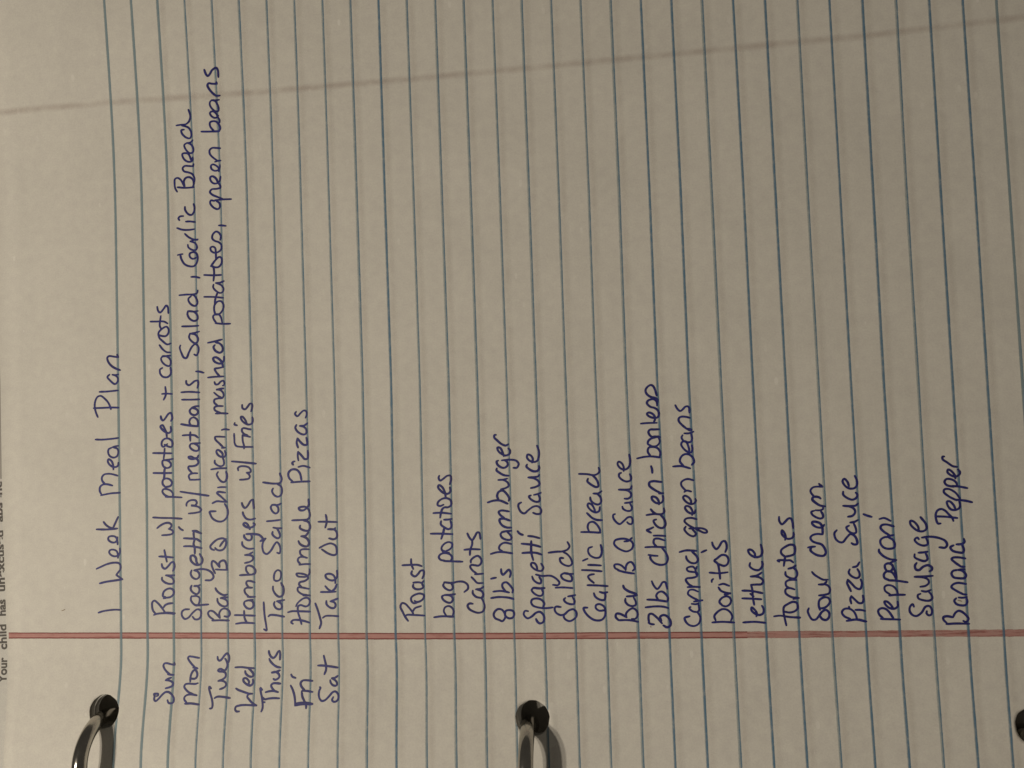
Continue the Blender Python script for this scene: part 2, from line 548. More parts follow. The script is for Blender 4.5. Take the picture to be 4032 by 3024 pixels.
WORDS = [
('handwritten "1"', '-10949 571 -10821 607 -10637 633 -10476 643 -10350 636'),
('handwritten "Week"', '-10905 1304 -10720 1342 -10490 1371 -10283 1397;-10283 1397 -10363 1450 -10454 1508;-10454 1508 -10395 1577 -10337 1650 -10329 1744 -10381 1802 -10507 1816 -10692 1784 -10854 1723 -10989 1668;-10400 1935 -10401 2008 -10434 2104 -10526 2143 -10618 2128 -10638 2075 -10585 2007 -10482 1974 -10378 2008 -10343 2081 -10346 2172;-10405 2272 -10413 2367 -10453 2457 -10545 2484 -10642 2466 -10661 2403 -10593 2339 -10489 2322 -10426 2368 -10407 2452;-10977 2661 -10704 2652 -10409 2670;-10783 2844 -10714 2764 -10611 2699 -10531 2680;-10524 2687 -10460 2812 -10382 2963'),
('handwritten "Meal"', '-10844 3518 -10577 3559 -10323 3570;-10833 3539 -10878 3626 -10865 3732 -10783 3790 -10667 3791 -10529 3756;-10725 3793 -10805 3880 -10816 3966 -10757 4039 -10641 4057 -10525 4043 -10382 4001;-10496 4159 -10504 4277 -10544 4374 -10624 4426 -10648 4377 -10614 4301 -10523 4235 -10430 4222 -10365 4262 -10359 4332;-10540 4716 -10621 4676 -10634 4591 -10589 4504 -10485 4462 -10392 4498 -10356 4593 -10378 4679 -10493 4725;-10516 4726 -10435 4745 -10358 4757;-10979 4938 -10816 4928 -10537 4940 -10351 4956'),
('handwritten "Plan"', '-11021 5740 -10806 5738 -10527 5738 -10330 5726;-10909 5507 -10959 5621 -10993 5773 -10980 5902 -10920 6018 -10826 6047 -10710 5967 -10618 5866 -10573 5778 -10546 5696;-10855 6151 -10638 6151 -10347 6167;-10574 6580 -10633 6524 -10565 6435 -10426 6332 -10351 6393 -10343 6479 -10400 6546 -10493 6576;-10488 6571 -10423 6564 -10330 6575;-10278 6681 -10375 6717 -10513 6799 -10610 6922 -10627 7020 -10580 7055 -10464 7039 -10324 7013;-10324 7013 -10358 7088'),
('handwritten "Sun"', '-9328 -1444 -9293 -1428 -9296 -1394 -9357 -1391 -9406 -1397 -9383 -1439 -9388 -1523 -9348 -1560 -9279 -1512 -9179 -1406 -9099 -1350 -9014 -1352 -8924 -1414 -8870 -1498 -8878 -1581 -8942 -1608 -9004 -1593 -9034 -1536;-9106 -1262 -9011 -1240 -8935 -1203 -8914 -1149 -8960 -1107 -9035 -1081 -9121 -1076;-9121 -1076 -9062 -1043 -8978 -1016;-9069 -936 -8995 -946 -8915 -951;-9020 -936 -9096 -882 -9167 -806 -9199 -730 -9172 -681 -9105 -675 -8994 -699 -8896 -712;-8896 -712 -8910 -663'),
('handwritten "Mon"', '-8568 -1610 -8412 -1603 -8200 -1627;-8535 -1578 -8587 -1526 -8598 -1474 -8548 -1421 -8453 -1399 -8357 -1404 -8277 -1419;-8382 -1388 -8494 -1347 -8584 -1274 -8618 -1222 -8592 -1168 -8508 -1152 -8411 -1156 -8327 -1156 -8268 -1140;-8469 -1104 -8469 -1008 -8438 -900 -8381 -835 -8345 -835 -8299 -899 -8296 -974 -8335 -1028 -8395 -1039 -8456 -1029;-8408 -776 -8347 -781 -8292 -797;-8359 -775 -8447 -694 -8522 -607 -8550 -552 -8529 -513 -8451 -513 -8353 -529 -8256 -545'),
('handwritten "Tues"', '-7806 -1477 -7742 -1446 -7623 -1444 -7407 -1472;-7912 -1712 -7865 -1706 -7846 -1644 -7868 -1520 -7928 -1364 -7965 -1259 -7962 -1217 -7911 -1258;-7683 -1272 -7590 -1240 -7533 -1192 -7530 -1140 -7586 -1093 -7671 -1077 -7736 -1083;-7736 -1083 -7625 -1045 -7556 -991 -7547 -927 -7585 -863;-7573 -885 -7633 -866 -7717 -864 -7754 -841 -7725 -810 -7671 -808 -7623 -831 -7574 -836 -7529 -777 -7513 -701 -7539 -614 -7575 -560;-7774 -516 -7761 -582 -7713 -609 -7653 -560 -7582 -472 -7522 -433 -7480 -483 -7467 -559 -7484 -647'),
('handwritten "Wed"', '-7150 -1770 -7218 -1771 -7256 -1730 -7243 -1669 -7159 -1639 -7041 -1625 -6904 -1626 -6715 -1634;-6722 -1627 -6812 -1587 -6912 -1500 -6964 -1439 -6943 -1386 -6873 -1370 -6838 -1370;-6862 -1367 -6921 -1368 -6993 -1350 -7113 -1315 -7210 -1284 -7265 -1253;-6956 -1162 -6936 -1104 -6974 -1046 -7023 -1015 -7082 -1026 -7085 -1073 -7041 -1126 -6968 -1167 -6896 -1183 -6845 -1145 -6830 -1093 -6844 -1040;-7306 -765 -7139 -759 -6996 -774 -6824 -784;-6972 -785 -6899 -838 -6837 -913 -6841 -966 -6894 -982 -6966 -961 -7033 -903 -7049 -850'),
('handwritten "Thurs"', '-6556 -1456 -6519 -1491 -6420 -1475 -6281 -1463 -6146 -1467;-6550 -1559 -6509 -1558;-6584 -1764 -6559 -1702 -6559 -1610 -6586 -1456 -6622 -1332 -6639 -1238 -6590 -1280;-6499 -1331 -6406 -1309 -6289 -1303 -6183 -1328;-6266 -1308 -6340 -1236 -6366 -1173 -6321 -1131 -6239 -1125 -6133 -1135;-6314 -1026 -6278 -1047 -6208 -1025 -6163 -972 -6189 -909 -6260 -867 -6360 -878;-6360 -884 -6260 -867 -6156 -829;-6145 -765 -6240 -744 -6335 -686 -6407 -610 -6431 -561;-6442 -370 -6430 -436 -6384 -512 -6324 -539 -6266 -490 -6206 -392 -6170 -369 -6153 -435 -6159 -577'),
('handwritten "Fri"', '-5737 -1622 -5576 -1595 -5299 -1587;-5727 -1581 -5578 -1559 -5485 -1558 -5300 -1582;-5869 -1175 -5812 -1273 -5766 -1397 -5742 -1520 -5737 -1622;-5456 -1680 -5459 -1619 -5510 -1518 -5561 -1426 -5583 -1323;-5583 -1323 -5573 -1294 -5474 -1293 -5311 -1316;-5510 -1281 -5594 -1199 -5620 -1126 -5599 -1084 -5553 -1053;-5553 -1053 -5472 -1052 -5321 -1067;-5866 -923 -5835 -971 -5753 -1002'),
('handwritten "Sat"', '-5131 -1206 -5113 -1221 -5140 -1278 -5153 -1371 -5127 -1463 -5073 -1514 -4993 -1498 -4893 -1410 -4805 -1317 -4736 -1301 -4672 -1357 -4657 -1438 -4694 -1510 -4774 -1531 -4815 -1491 -4789 -1429;-4876 -1048 -4863 -1100 -4810 -1157 -4741 -1172 -4701 -1141 -4714 -1089 -4767 -1037 -4837 -1006;-4837 -1001 -4768 -996 -4689 -948;-5189 -713 -5084 -712 -4911 -728 -4691 -758;-5024 -913 -4985 -808 -4992 -691 -5021 -573 -5044 -481'),
('handwritten "Roast" in the weekly plan', '-9445 508 -9401 528 -9177 551 -8894 534;-9177 567 -8885 547;-9401 536 -9469 616 -9493 727 -9483 823 -9431 862 -9345 806 -9252 710 -9159 583;-9192 686 -9139 749 -9053 785 -8941 796;-9180 916 -9111 931 -9196 972 -9177 1075 -9081 1146 -8978 1156 -8910 1105 -8911 1025 -8999 947 -9111 931;-9215 1433 -9216 1378 -9130 1305 -9010 1272 -8933 1280 -8898 1327 -8939 1415 -9007 1455 -9110 1488;-9110 1485 -9007 1479 -8887 1486;-9218 1768 -9202 1696 -9134 1648 -9038 1718 -8967 1797 -8907 1812 -8874 1740 -8884 1661 -8919 1597;-9284 1956 -9137 1948 -8914 1924;-9079 1822 -9119 1998 -9143 2111'),
('handwritten "w/" in the weekly plan', '-9198 2482 -9042 2488 -8939 2507 -8895 2554 -8928 2603 -9014 2636;-9014 2636 -8953 2683 -8943 2739 -9003 2783 -9107 2782 -9246 2720 -9325 2661;-9434 2930 -9174 2912 -8915 2903 -8662 2882'),
('handwritten "Spagetti" in the weekly plan', '-8507 643 -8627 636 -8696 581 -8698 486 -8622 406 -8528 438 -8406 563 -8286 642 -8201 610 -8195 484 -8256 405 -8358 398 -8417 461;-8433 966 -8451 927 -8452 864 -8369 761 -8284 736 -8231 815 -8229 926 -8297 965 -8416 963;-8352 753 -8250 739 -8131 751 -7995 759;-8429 1227 -8456 1149 -8414 1069 -8296 1013 -8235 1068 -8225 1147 -8275 1210 -8360 1219;-8361 1211 -8258 1218 -8207 1241;-8422 1600 -8449 1529 -8408 1433 -8306 1385 -8229 1431 -8219 1510 -8269 1574 -8354 1599;-8354 1604 -8166 1629 -7996 1603 -7879 1523 -7847 1428 -7916 1357 -8060 1354;-8249 1733 -8290 1812 -8305 1908 -8364 1964 -8433 1957 -8443 1862 -8385 1782 -8283 1730 -8163 1763 -8127 1858 -8201 2002;-8617 2198 -8429 2196 -8258 2169 -8148 2144;-8329 2011 -8335 2178 -8359 2242 -8323 2385;-8614 2398 -8459 2387 -8272 2368 -8170 2303;-8340 2369 -8354 2545;-8379 2577 -8285 2575 -8167 2509;-8379 2577 -8150 2509;-8746 2679 -8704 2631 -8636 2594'),
('handwritten "Bar" in the weekly plan', '-7901 365 -7681 372 -7462 364;-7866 388 -7975 467 -8007 546 -7964 601 -7879 593 -7796 529 -7697 427;-7697 427 -7711 545 -7642 639 -7541 654 -7449 591 -7434 512 -7486 458 -7578 469;-7755 899 -7748 828 -7674 741 -7556 709 -7488 748 -7503 842 -7570 890 -7670 914;-7670 914 -7569 929 -7485 928;-7801 1159 -7768 1096 -7668 1016 -7568 984 -7500 999'),
('handwritten "B" in the weekly plan', '-7784 1616 -7657 1607 -7471 1600;-7802 1522 -7851 1617 -7891 1744 -7865 1823 -7805 1806 -7739 1742 -7681 1670;-7681 1670 -7688 1773 -7619 1828 -7551 1827 -7502 1739 -7496 1613'),
('handwritten "Q" in the weekly plan', '-7817 2091 -7893 2124 -7917 2180 -7848 2266 -7710 2359 -7557 2372 -7499 2308 -7510 2197 -7580 2104 -7682 2081 -7766 2114 -7791 2146;-7498 2363 -7593 2278 -7663 2184'),
('handwritten "Hamburgers"', '-7279 285 -7094 308 -6811 299;-6994 308 -7050 417 -7063 597;-7308 496 -7091 492 -6782 479;-7050 816 -7060 761 -6987 667 -6887 651 -6819 713 -6833 822 -6932 854 -7033 831;-6966 847 -6832 869;-6964 941 -6881 935 -6772 939;-6931 940 -7029 1043 -7036 1121 -6976 1160 -6842 1159;-6926 1160 -6991 1262 -6973 1317 -6889 1324 -6773 1291;-7154 1468 -7020 1474 -6810 1480;-6919 1489 -6984 1576 -6982 1670 -6915 1701 -6815 1668 -6750 1589 -6760 1511 -6835 1488;-7014 1765 -6879 1795 -6802 1856 -6809 1919 -6876 1952 -7010 1961;-7010 1961 -6909 1976 -6816 2022;-7079 2278 -7072 2206 -6989 2134 -6889 2109 -6789 2116;-7025 2450 -7017 2395 -6935 2323 -6851 2329 -6824 2407 -6848 2471;-6965 2473 -6764 2469 -6631 2444 -6549 2371 -6533 2316 -6601 2294;-6601 2294 -6533 2332 -6466 2354;-6871 2589 -6903 2660 -6943 2724 -7010 2749 -7036 2710 -6962 2646 -6861 2628 -6777 2658 -6742 2705 -6775 2737;-7047 3011 -7031 2947 -6957 2851 -6857 2825 -6731 2846;-7067 3241 -7043 3169 -6986 3112 -6917 3166 -6830 3291 -6780 3314 -6765 3226 -6751 3099'),
('handwritten "w/" in the weekly plan', '-7106 3813 -6971 3818 -6869 3839 -6843 3894 -6884 3958 -6925 3983;-6925 3983 -6832 3989 -6815 4036 -6864 4109 -6981 4144 -7099 4139 -7151 4101 -7143 4045;-7308 4273 -7097 4251 -6677 4199'),
('handwritten "Fries"', '-7235 4957 -7229 4829 -7223 4717 -7182 4652 -7089 4630 -6752 4614;-6980 4582 -6979 4645 -7010 4774 -7015 4918;-7016 4910 -6814 4863;-6881 4905 -6981 4949 -7030 5030 -7003 5085 -6793 5046;-6860 5060 -6793 5054;-7154 5163 -7222 5189 -7212 5225;-6899 5217 -6940 5298 -7006 5373 -7048 5374 -7033 5301 -6958 5219 -6841 5171 -6756 5204 -6737 5291 -6745 5347;-7008 5669 -7001 5589 -6934 5554 -6866 5615 -6796 5693 -6746 5675 -6744 5595 -6775 5500'),
('handwritten "Taco"', '-6433 462 -6391 493 -6259 492 -6028 452;-6556 151 -6491 120 -6496 228 -6532 478 -6550 805;-6268 811 -6286 757 -6238 663 -6140 632 -6081 678 -6103 771 -6185 818;-6210 826 -6102 841 -6019 856;-6301 1186 -6302 1115 -6247 1006 -6149 935 -6066 965 -6031 1051 -6036 1160 -6092 1269;-6272 1365 -6270 1443 -6235 1536 -6167 1582 -6102 1550 -6087 1457 -6123 1348 -6207 1317 -6264 1341'),
('handwritten "Salad" in the weekly plan', '-6466 2354 -6535 2261 -6554 2136 -6515 2010 -6441 1977 -6339 2054 -6236 2209 -6177 2263 -6120 2207 -6090 2082 -6117 1988 -6174 2005;-6279 2516 -6289 2461 -6216 2381 -6133 2357 -6090 2411 -6113 2505 -6161 2585;-6260 2618 -6161 2600 -6045 2598;-6423 2777 -6290 2783 -6081 2802;-6281 3168 -6315 3122 -6268 3010 -6186 2961 -6126 3007 -6124 3102 -6181 3166 -6281 3176;-6214 3167 -6114 3172 -6055 3203;-6502 3734 -6336 3706 -6169 3694 -6052 3715 -6017 3808 -6063 3944;-6247 3577 -6273 3515 -6225 3419 -6126 3370 -6042 3415 -6015 3509 -6038 3620 -6136 3685'),
('handwritten "potatoes" in the weekly plan', '-9088 3439 -8906 3431 -8656 3413;-9010 3440 -9113 3488 -9172 3569 -9145 3625 -9059 3631 -8938 3580 -8888 3498 -8906 3443;-9092 3680 -9161 3762 -9150 3859 -9072 3897 -8968 3870 -8909 3788 -8953 3709 -9092 3680;-9408 4043 -9156 4033 -8914 4030;-9133 3874 -9114 3955 -9112 4067 -9093 4164;-9050 4154 -9128 4197 -9161 4279 -9151 4343 -9082 4357 -8978 4322 -8928 4240 -8963 4176 -9042 4154;-9082 4357 -8960 4369 -8873 4383;-9409 4545 -9148 4533 -8906 4521;-9124 4399 -9105 4519 -9094 4648;-9023 4759 -9076 4720 -9128 4690 -9171 4731 -9161 4828 -9090 4891 -8986 4895 -8900 4836 -8876 4754 -8912 4683 -8989 4693 -9093 4745;-9029 4937 -9044 5051 -9086 5150 -9146 5241 -9199 5210 -9156 5136 -9070 5068 -8984 5033 -8914 5079 -8921 5193;-9186 5469 -9169 5395 -9127 5353 -9065 5408 -8976 5518 -8915 5540 -8881 5466 -8874 5401 -8910 5337'),
('handwritten "w/" in the weekly plan', '-8474 3009 -8311 3021 -8174 3050 -8139 3097 -8206 3163 -8325 3197 -8393 3215;-8394 3199 -8308 3205 -8256 3260 -8280 3324 -8374 3342 -8478 3312 -8530 3250 -8531 3202;-8688 3558 -8474 3521 -8217 3482 -7936 3436'),
('handwritten "meatballs"', '-8434 3848 -8297 3844 -8159 3849;-8434 3864 -8458 3937 -8423 3984 -8328 4006 -8225 4003;-8362 4007 -8463 4130 -8454 4178 -8359 4183 -8256 4204 -8195 4267 -8219 4348 -8270 4373;-8270 4365 -8373 4360 -8442 4386 -8458 4419 -8389 4425 -8287 4382 -8218 4396 -8191 4451;-8384 4747 -8419 4691 -8386 4626 -8284 4566 -8198 4572 -8171 4635 -8213 4701 -8298 4744;-8384 4747 -8280 4751 -8143 4755;-8604 4963 -8449 4966 -8277 4952 -8192 4893;-8400 4820 -8396 5037;-8642 5247 -8445 5208 -8187 5175;-8195 5174 -8376 5205 -8417 5287 -8390 5367 -8303 5404 -8210 5344 -8185 5263 -8195 5182;-8351 5640 -8404 5577 -8371 5495 -8268 5459 -8189 5505 -8188 5569 -8248 5620 -8351 5648;-8351 5648 -8264 5677 -8161 5681;-8606 5861 -8364 5851 -8140 5850;-8620 6048 -8395 6050 -8137 6023;-8485 6334 -8478 6261 -8410 6217 -8340 6255 -8252 6316 -8175 6321 -8159 6247 -8187 6143;-8214 6558 -8110 6545 -8016 6513'),
('handwritten "Chicken" in the weekly plan', '-7756 3050 -7918 3037 -7902 2981 -7853 2884 -7719 2802 -7583 2800 -7480 2877 -7435 2987 -7450 3114 -7515 3227;-7838 3250 -7726 3295 -7590 3284 -7455 3273;-7480 3290 -7605 3404 -7714 3502 -7688 3526 -7501 3505;-7686 3637 -7600 3643 -7482 3640;-7678 4020 -7713 3965 -7681 3884 -7598 3786 -7513 3768 -7452 3846 -7442 3942 -7466 4022;-7856 4089 -7693 4108 -7455 4109;-7758 4310 -7759 4254 -7692 4188 -7590 4161 -7522 4199 -7520 4295 -7552 4376;-7552 4376 -7550 4472 -7609 4537 -7685 4572 -7711 4525 -7670 4443 -7586 4393 -7501 4390 -7466 4453 -7489 4542;-7479 4621 -7564 4616;-7530 4631 -7630 4730 -7731 4830 -7738 4894 -7661 4900 -7483 4886;-7556 5064 -7487 5078 -7369 5061'),
('handwritten "+"', '-9142 6028 -9037 6032 -8872 6017;-9101 5880 -9056 5960 -9037 6040 -9052 6204'),
('handwritten "carrots" in the weekly plan', '-9193 6650 -9123 6688;-9193 6650 -9186 6552 -9118 6467 -8996 6446 -8908 6507 -8889 6588 -8905 6686;-9109 6990 -9154 6926 -9129 6844 -9026 6749 -8930 6728 -8895 6784 -8902 6882 -8988 6968 -9109 6990;-9110 6973 -8900 6988;-8899 7070 -9003 7083 -9115 7170 -9192 7272;-8886 7298 -8983 7278 -9103 7366 -9190 7452 -9206 7519 -9119 7498 -9014 7493 -8943 7571 -8941 7669 -8993 7729 -9098 7694 -9205 7601 -9223 7528;-9429 7883 -9271 7875 -9061 7864 -8965 7810;-9142 7680 -9176 7763 -9146 8008;-9239 8251 -9214 8143 -9162 8099 -9055 8200 -8993 8270 -8950 8227 -8935 8070'),
('handwritten "Salad" in the weekly plan', '-8626 7236 -8644 7180 -8603 7047 -8536 6922 -8467 6911 -8395 7054 -8306 7196 -8219 7249 -8142 7172 -8145 7042 -8198 6963 -8258 6990;-8361 7525 -8388 7428 -8338 7344 -8235 7274 -8166 7303 -8147 7384 -8214 7485 -8343 7524;-8344 7521 -8231 7535 -8118 7561;-8574 7716 -8349 7707 -8132 7709;-8403 8098 -8422 8018 -8363 7900 -8243 7836 -8155 7872 -8154 7970 -8239 8065 -8394 8098;-8394 8095 -8256 8074 -8143 8084;-8631 8513 -8439 8518 -8248 8515 -8152 8543 -8134 8607;-8318 8470 -8389 8409 -8373 8326 -8288 8239 -8201 8218 -8148 8281 -8164 8380 -8231 8482 -8300 8510;-8301 8962 -8188 8955 -8076 8923'),
('handwritten "Garlic" in the weekly plan', '-8657 9544 -8526 9560;-8587 9531 -8563 9439 -8478 9301 -8340 9235 -8218 9236 -8138 9329 -8118 9460 -8160 9561 -8246 9591 -8334 9556 -8327 9473 -8249 9419 -8162 9446;-8382 9790 -8366 9723 -8263 9650 -8167 9644 -8131 9707 -8173 9809 -8311 9876;-8311 9868 -8206 9902 -8110 9912;-8119 9896 -8240 9921 -8361 9987 -8456 10076;-8663 10239 -8532 10188 -8358 10168 -8201 10177;-8424 10388 -8302 10382 -8172 10357;-8598 10433 -8624 10485 -8579 10531 -8491 10533;-8443 10769 -8436 10686 -8351 10572 -8264 10549 -8193 10635 -8182 10750 -8206 10826'),
('handwritten "mashed"', '-7710 5479 -7565 5481 -7394 5467;-7565 5481 -7734 5568 -7741 5633 -7664 5662 -7519 5657;-7647 5661 -7747 5762 -7737 5826 -7643 5855 -7523 5858;-7523 5858 -7642 5919 -7743 6004;-7523 5858 -7488 5929 -7520 6011 -7579 6062 -7673 6082;-7673 6073 -7570 6093 -7493 6098;-7729 6270 -7704 6212 -7636 6209 -7566 6271 -7498 6292 -7465 6234 -7483 6178 -7508 6171;-7898 6390 -7735 6399 -7487 6400;-7581 6400 -7681 6518 -7714 6600 -7628 6613 -7491 6631;-7491 6631 -7523 6753 -7590 6837 -7691 6891 -7752 6869 -7728 6795 -7626 6734 -7540 6730 -7471 6799 -7460 6896;-7703 7199 -7738 7152 -7688 7053 -7569 6998 -7500 7044 -7498 7141 -7565 7225 -7684 7271;-7882 7265 -7718 7289 -7512 7328'),
('handwritten "potatoes" in the weekly plan', '-7675 7750 -7487 7724 -7281 7716;-7649 7749 -7724 7867 -7732 7932 -7653 7977 -7568 7956 -7518 7872 -7495 7757;-7671 7961 -7703 8093 -7683 8222 -7596 8299 -7510 8294 -7451 8209 -7462 8096 -7550 7987 -7637 7959;-7964 8434 -7697 8415 -7457 8380;-7683 8255 -7663 8368 -7609 8511;-7708 8729 -7718 8665 -7659 8580 -7540 8507 -7462 8535 -7443 8616 -7502 8701 -7638 8766;-7647 8767 -7535 8768 -7431 8803;-7953 8990 -7721 8967 -7497 8962;-7706 8827 -7685 9022 -7699 9195;-7768 9200 -7644 9348 -7540 9423 -7480 9386 -7483 9255 -7562 9170 -7682 9170 -7751 9199;-7627 9363 -7632 9560 -7647 9659 -7707 9696 -7768 9675 -7761 9601 -7675 9538 -7572 9548 -7484 9616 -7482 9730 -7550 9801 -7652 9840 -7720 9911 -7701 10008 -7613 10076 -7528 10029 -7486 9944 -7505 9855;-7533 10227 -7455 10221 -7352 10201'),
('handwritten "Bread"', '-8643 11172 -8693 11267 -8706 11400 -8694 11498 -8623 11526 -8537 11470 -8471 11350 -8438 11281;-8631 11287 -8422 11255 -8186 11254;-8438 11281 -8451 11431 -8396 11509 -8291 11517 -8206 11445 -8193 11312 -8230 11257;-8184 11328 -8162 11475 -8219 11594 -8322 11643 -8443 11685 -8475 11762 -8412 11815 -8316 11807 -8186 11789;-8186 11789 -8175 11846;-8232 11941 -8304 12111 -8407 12143 -8469 12124 -8447 12023 -8363 11934 -8260 11910 -8197 11946 -8195 12020;-8344 12393 -8407 12349 -8369 12231 -8268 12132 -8181 12150 -8168 12248 -8224 12350 -8327 12400;-8318 12399 -8240 12401 -8176 12453;-8592 12863 -8479 12870 -8339 12875 -8249 12942 -8209 13053 -8222 13152 -8252 13236;-8398 12741 -8468 12730 -8455 12647 -8355 12541 -8252 12508 -8206 12562 -8210 12677 -8274 12780 -8359 12823 -8445 12846'),
('handwritten "green" in the weekly plan', '-7649 10860 -7735 10883 -7758 10818 -7670 10697 -7550 10647 -7497 10701 -7512 10800 -7597 10864;-7649 10876 -7424 10884 -7192 10876;-7424 10901 -7543 10951 -7697 11028 -7756 11098 -7711 11161 -7572 11167 -7468 11184;-7468 11184 -7475 11242 -7533 11328 -7582 11430 -7675 11495 -7736 11475 -7730 11392 -7654 11313 -7568 11306 -7489 11358 -7460 11470;-7498 11605 -7504 11687 -7554 11748 -7665 11798 -7709 11761 -7695 11685 -7610 11630 -7523 11639 -7479 11685 -7467 11766;-7594 11858 -7515 11877 -7446 11879;-7532 11886 -7633 11960 -7724 12065 -7729 12164 -7658 12216 -7555 12208 -7443 12191'),
('handwritten "beans" in the weekly plan', '-7934 12655 -7761 12641 -7452 12625;-7589 12636 -7687 12766 -7691 12864 -7630 12892 -7527 12876 -7445 12779 -7423 12696 -7460 12625;-7434 12844 -7431 12909 -7471 12977 -7505 13063 -7563 13125 -7631 13142 -7680 13108 -7657 13041 -7574 12977 -7505 12980 -7461 13025;-7625 13426 -7670 13377 -7673 13312 -7626 13219 -7527 13137 -7458 13140 -7446 13221 -7484 13329 -7532 13398 -7616 13426;-7616 13430 -7523 13414 -7424 13421;-7398 13526 -7509 13527;-7484 13517 -7582 13598 -7687 13736 -7713 13812 -7681 13858 -7596 13841 -7460 13824;-7460 13828 -7475 13874;-7778 14211 -7737 14090 -7689 14041 -7635 14090 -7571 14182 -7457 14229 -7418 14161 -7414 14080 -7414 13991'),
('handwritten "Homemade"', '-5810 280 -5854 316 -5808 366 -5685 374 -5528 349 -5388 307;-5591 274 -5623 399 -5672 565 -5668 697 -5606 730 -5466 696 -5386 746 -5366 845 -5426 904 -5532 888 -5675 781 -5721 706;-5927 558 -5838 582 -5610 581 -5364 572;-5530 962 -5355 961;-5425 970 -5564 996 -5668 1080 -5657 1155 -5561 1154 -5386 1119;-5561 1154 -5629 1229 -5610 1279 -5486 1311 -5397 1377 -5430 1444 -5552 1487 -5693 1488 -5660 1429 -5554 1412 -5431 1419 -5359 1493 -5353 1593;-5609 1704 -5476 1719 -5336 1717;-5582 1712 -5650 1813 -5613 1879 -5507 1894 -5411 1868;-5490 1886 -5576 1962 -5583 2046 -5520 2078 -5362 2076;-5621 2280 -5588 2213 -5483 2153 -5395 2152 -5350 2226 -5391 2327 -5478 2378 -5548 2396;-5548 2396 -5442 2403 -5361 2485;-5568 2656 -5578 2598 -5474 2537 -5368 2527 -5314 2593 -5329 2694 -5381 2753 -5468 2772;-5768 2786 -5556 2790 -5379 2803 -5321 2861 -5314 2944 -5355 3054 -5425 3106 -5531 3108 -5593 3085 -5568 3034 -5480 3023 -5390 3080 -5335 3154 -5341 3289'),
('handwritten "Pizzas"', '-5773 3713 -5551 3724 -5295 3726;-5728 3728 -5824 3824 -5839 3942 -5757 4024 -5633 4021 -5546 3934 -5506 3765;-5578 4087 -5453 4109 -5286 4062;-5710 4141 -5735 4184 -5708 4217 -5672 4225;-5574 4247 -5589 4358 -5578 4459;-5578 4459 -5483 4354 -5414 4276 -5343 4283 -5323 4383 -5329 4476;-5575 4560 -5608 4680 -5587 4789;-5587 4789 -5510 4693 -5423 4623 -5343 4629 -5341 4722 -5357 4798;-5606 5120 -5634 5053 -5575 4950 -5434 4877 -5363 4900 -5352 4993 -5412 5062 -5518 5092;-5518 5092 -5411 5096 -5321 5152;-5607 5443 -5635 5393 -5574 5331 -5493 5405 -5402 5469 -5341 5441 -5334 5365 -5362 5289'),
('handwritten "Take"', '-5045 422 -4983 463 -4826 470 -4653 458;-5138 166 -5092 298 -5115 414 -5171 612 -5228 770;-4947 826 -4941 743 -4838 660 -4751 660 -4715 725 -4748 792 -4843 817;-4843 817 -4746 849 -4659 882;-5081 1042 -4898 1041 -4707 1047;-4964 1182 -4896 1107 -4811 1056;-4793 1065 -4722 1122 -4676 1221;-4710 1254 -4708 1337 -4748 1437 -4852 1479 -4948 1455 -4941 1389 -4856 1330 -4751 1321 -4671 1386 -4652 1469 -4662 1552'),
('handwritten "Out"', '-5089 2105 -4939 2178 -4798 2209 -4677 2149 -4654 2049 -4665 1950 -4736 1926 -4874 1969 -4994 2046 -5029 2071;-4838 2334 -4726 2308 -4646 2348 -4635 2447 -4685 2532 -4859 2551;-4859 2556 -4702 2554 -4675 2581;-5099 2739 -4889 2735 -4627 2722;-4928 2594 -4889 2735 -4903 2886 -4911 2903'),
('handwritten "Roast" in the shopping list', '-2921 343 -2989 435 -3049 557 -3101 679 -3059 762 -2980 746 -2903 670 -2812 556 -2790 510;-2981 450 -2956 480 -2735 479 -2515 466;-2804 555 -2746 639 -2595 691;-2749 814 -2710 790 -2631 798 -2534 865 -2516 949 -2609 987 -2720 965 -2825 898 -2828 814 -2774 760 -2695 768;-2768 1202 -2775 1148 -2716 1095 -2590 1094 -2526 1139 -2554 1223;-2767 1247 -2648 1254 -2554 1245 -2513 1283;-2790 1522 -2808 1454 -2723 1392 -2642 1452 -2576 1527 -2506 1527 -2501 1435 -2543 1344;-3023 1662 -2809 1667 -2651 1666 -2549 1634;-2757 1568 -2801 1683 -2805 1805'),
('handwritten "bag"', '-2281 425 -2108 447 -1812 438;-1983 454 -2042 567 -2008 658 -1913 687 -1837 642 -1801 551 -1827 476;-2014 945 -2074 915 -2049 839 -1942 771 -1864 770 -1815 838 -1843 914 -1936 948 -2014 948;-1998 945 -1873 952 -1756 966;-2021 1218 -2038 1173 -1978 1096 -1870 1058 -1806 1110 -1819 1186 -1849 1224;-2012 1248 -1817 1231 -1676 1260 -1536 1251 -1446 1182 -1441 1092 -1529 1017'),
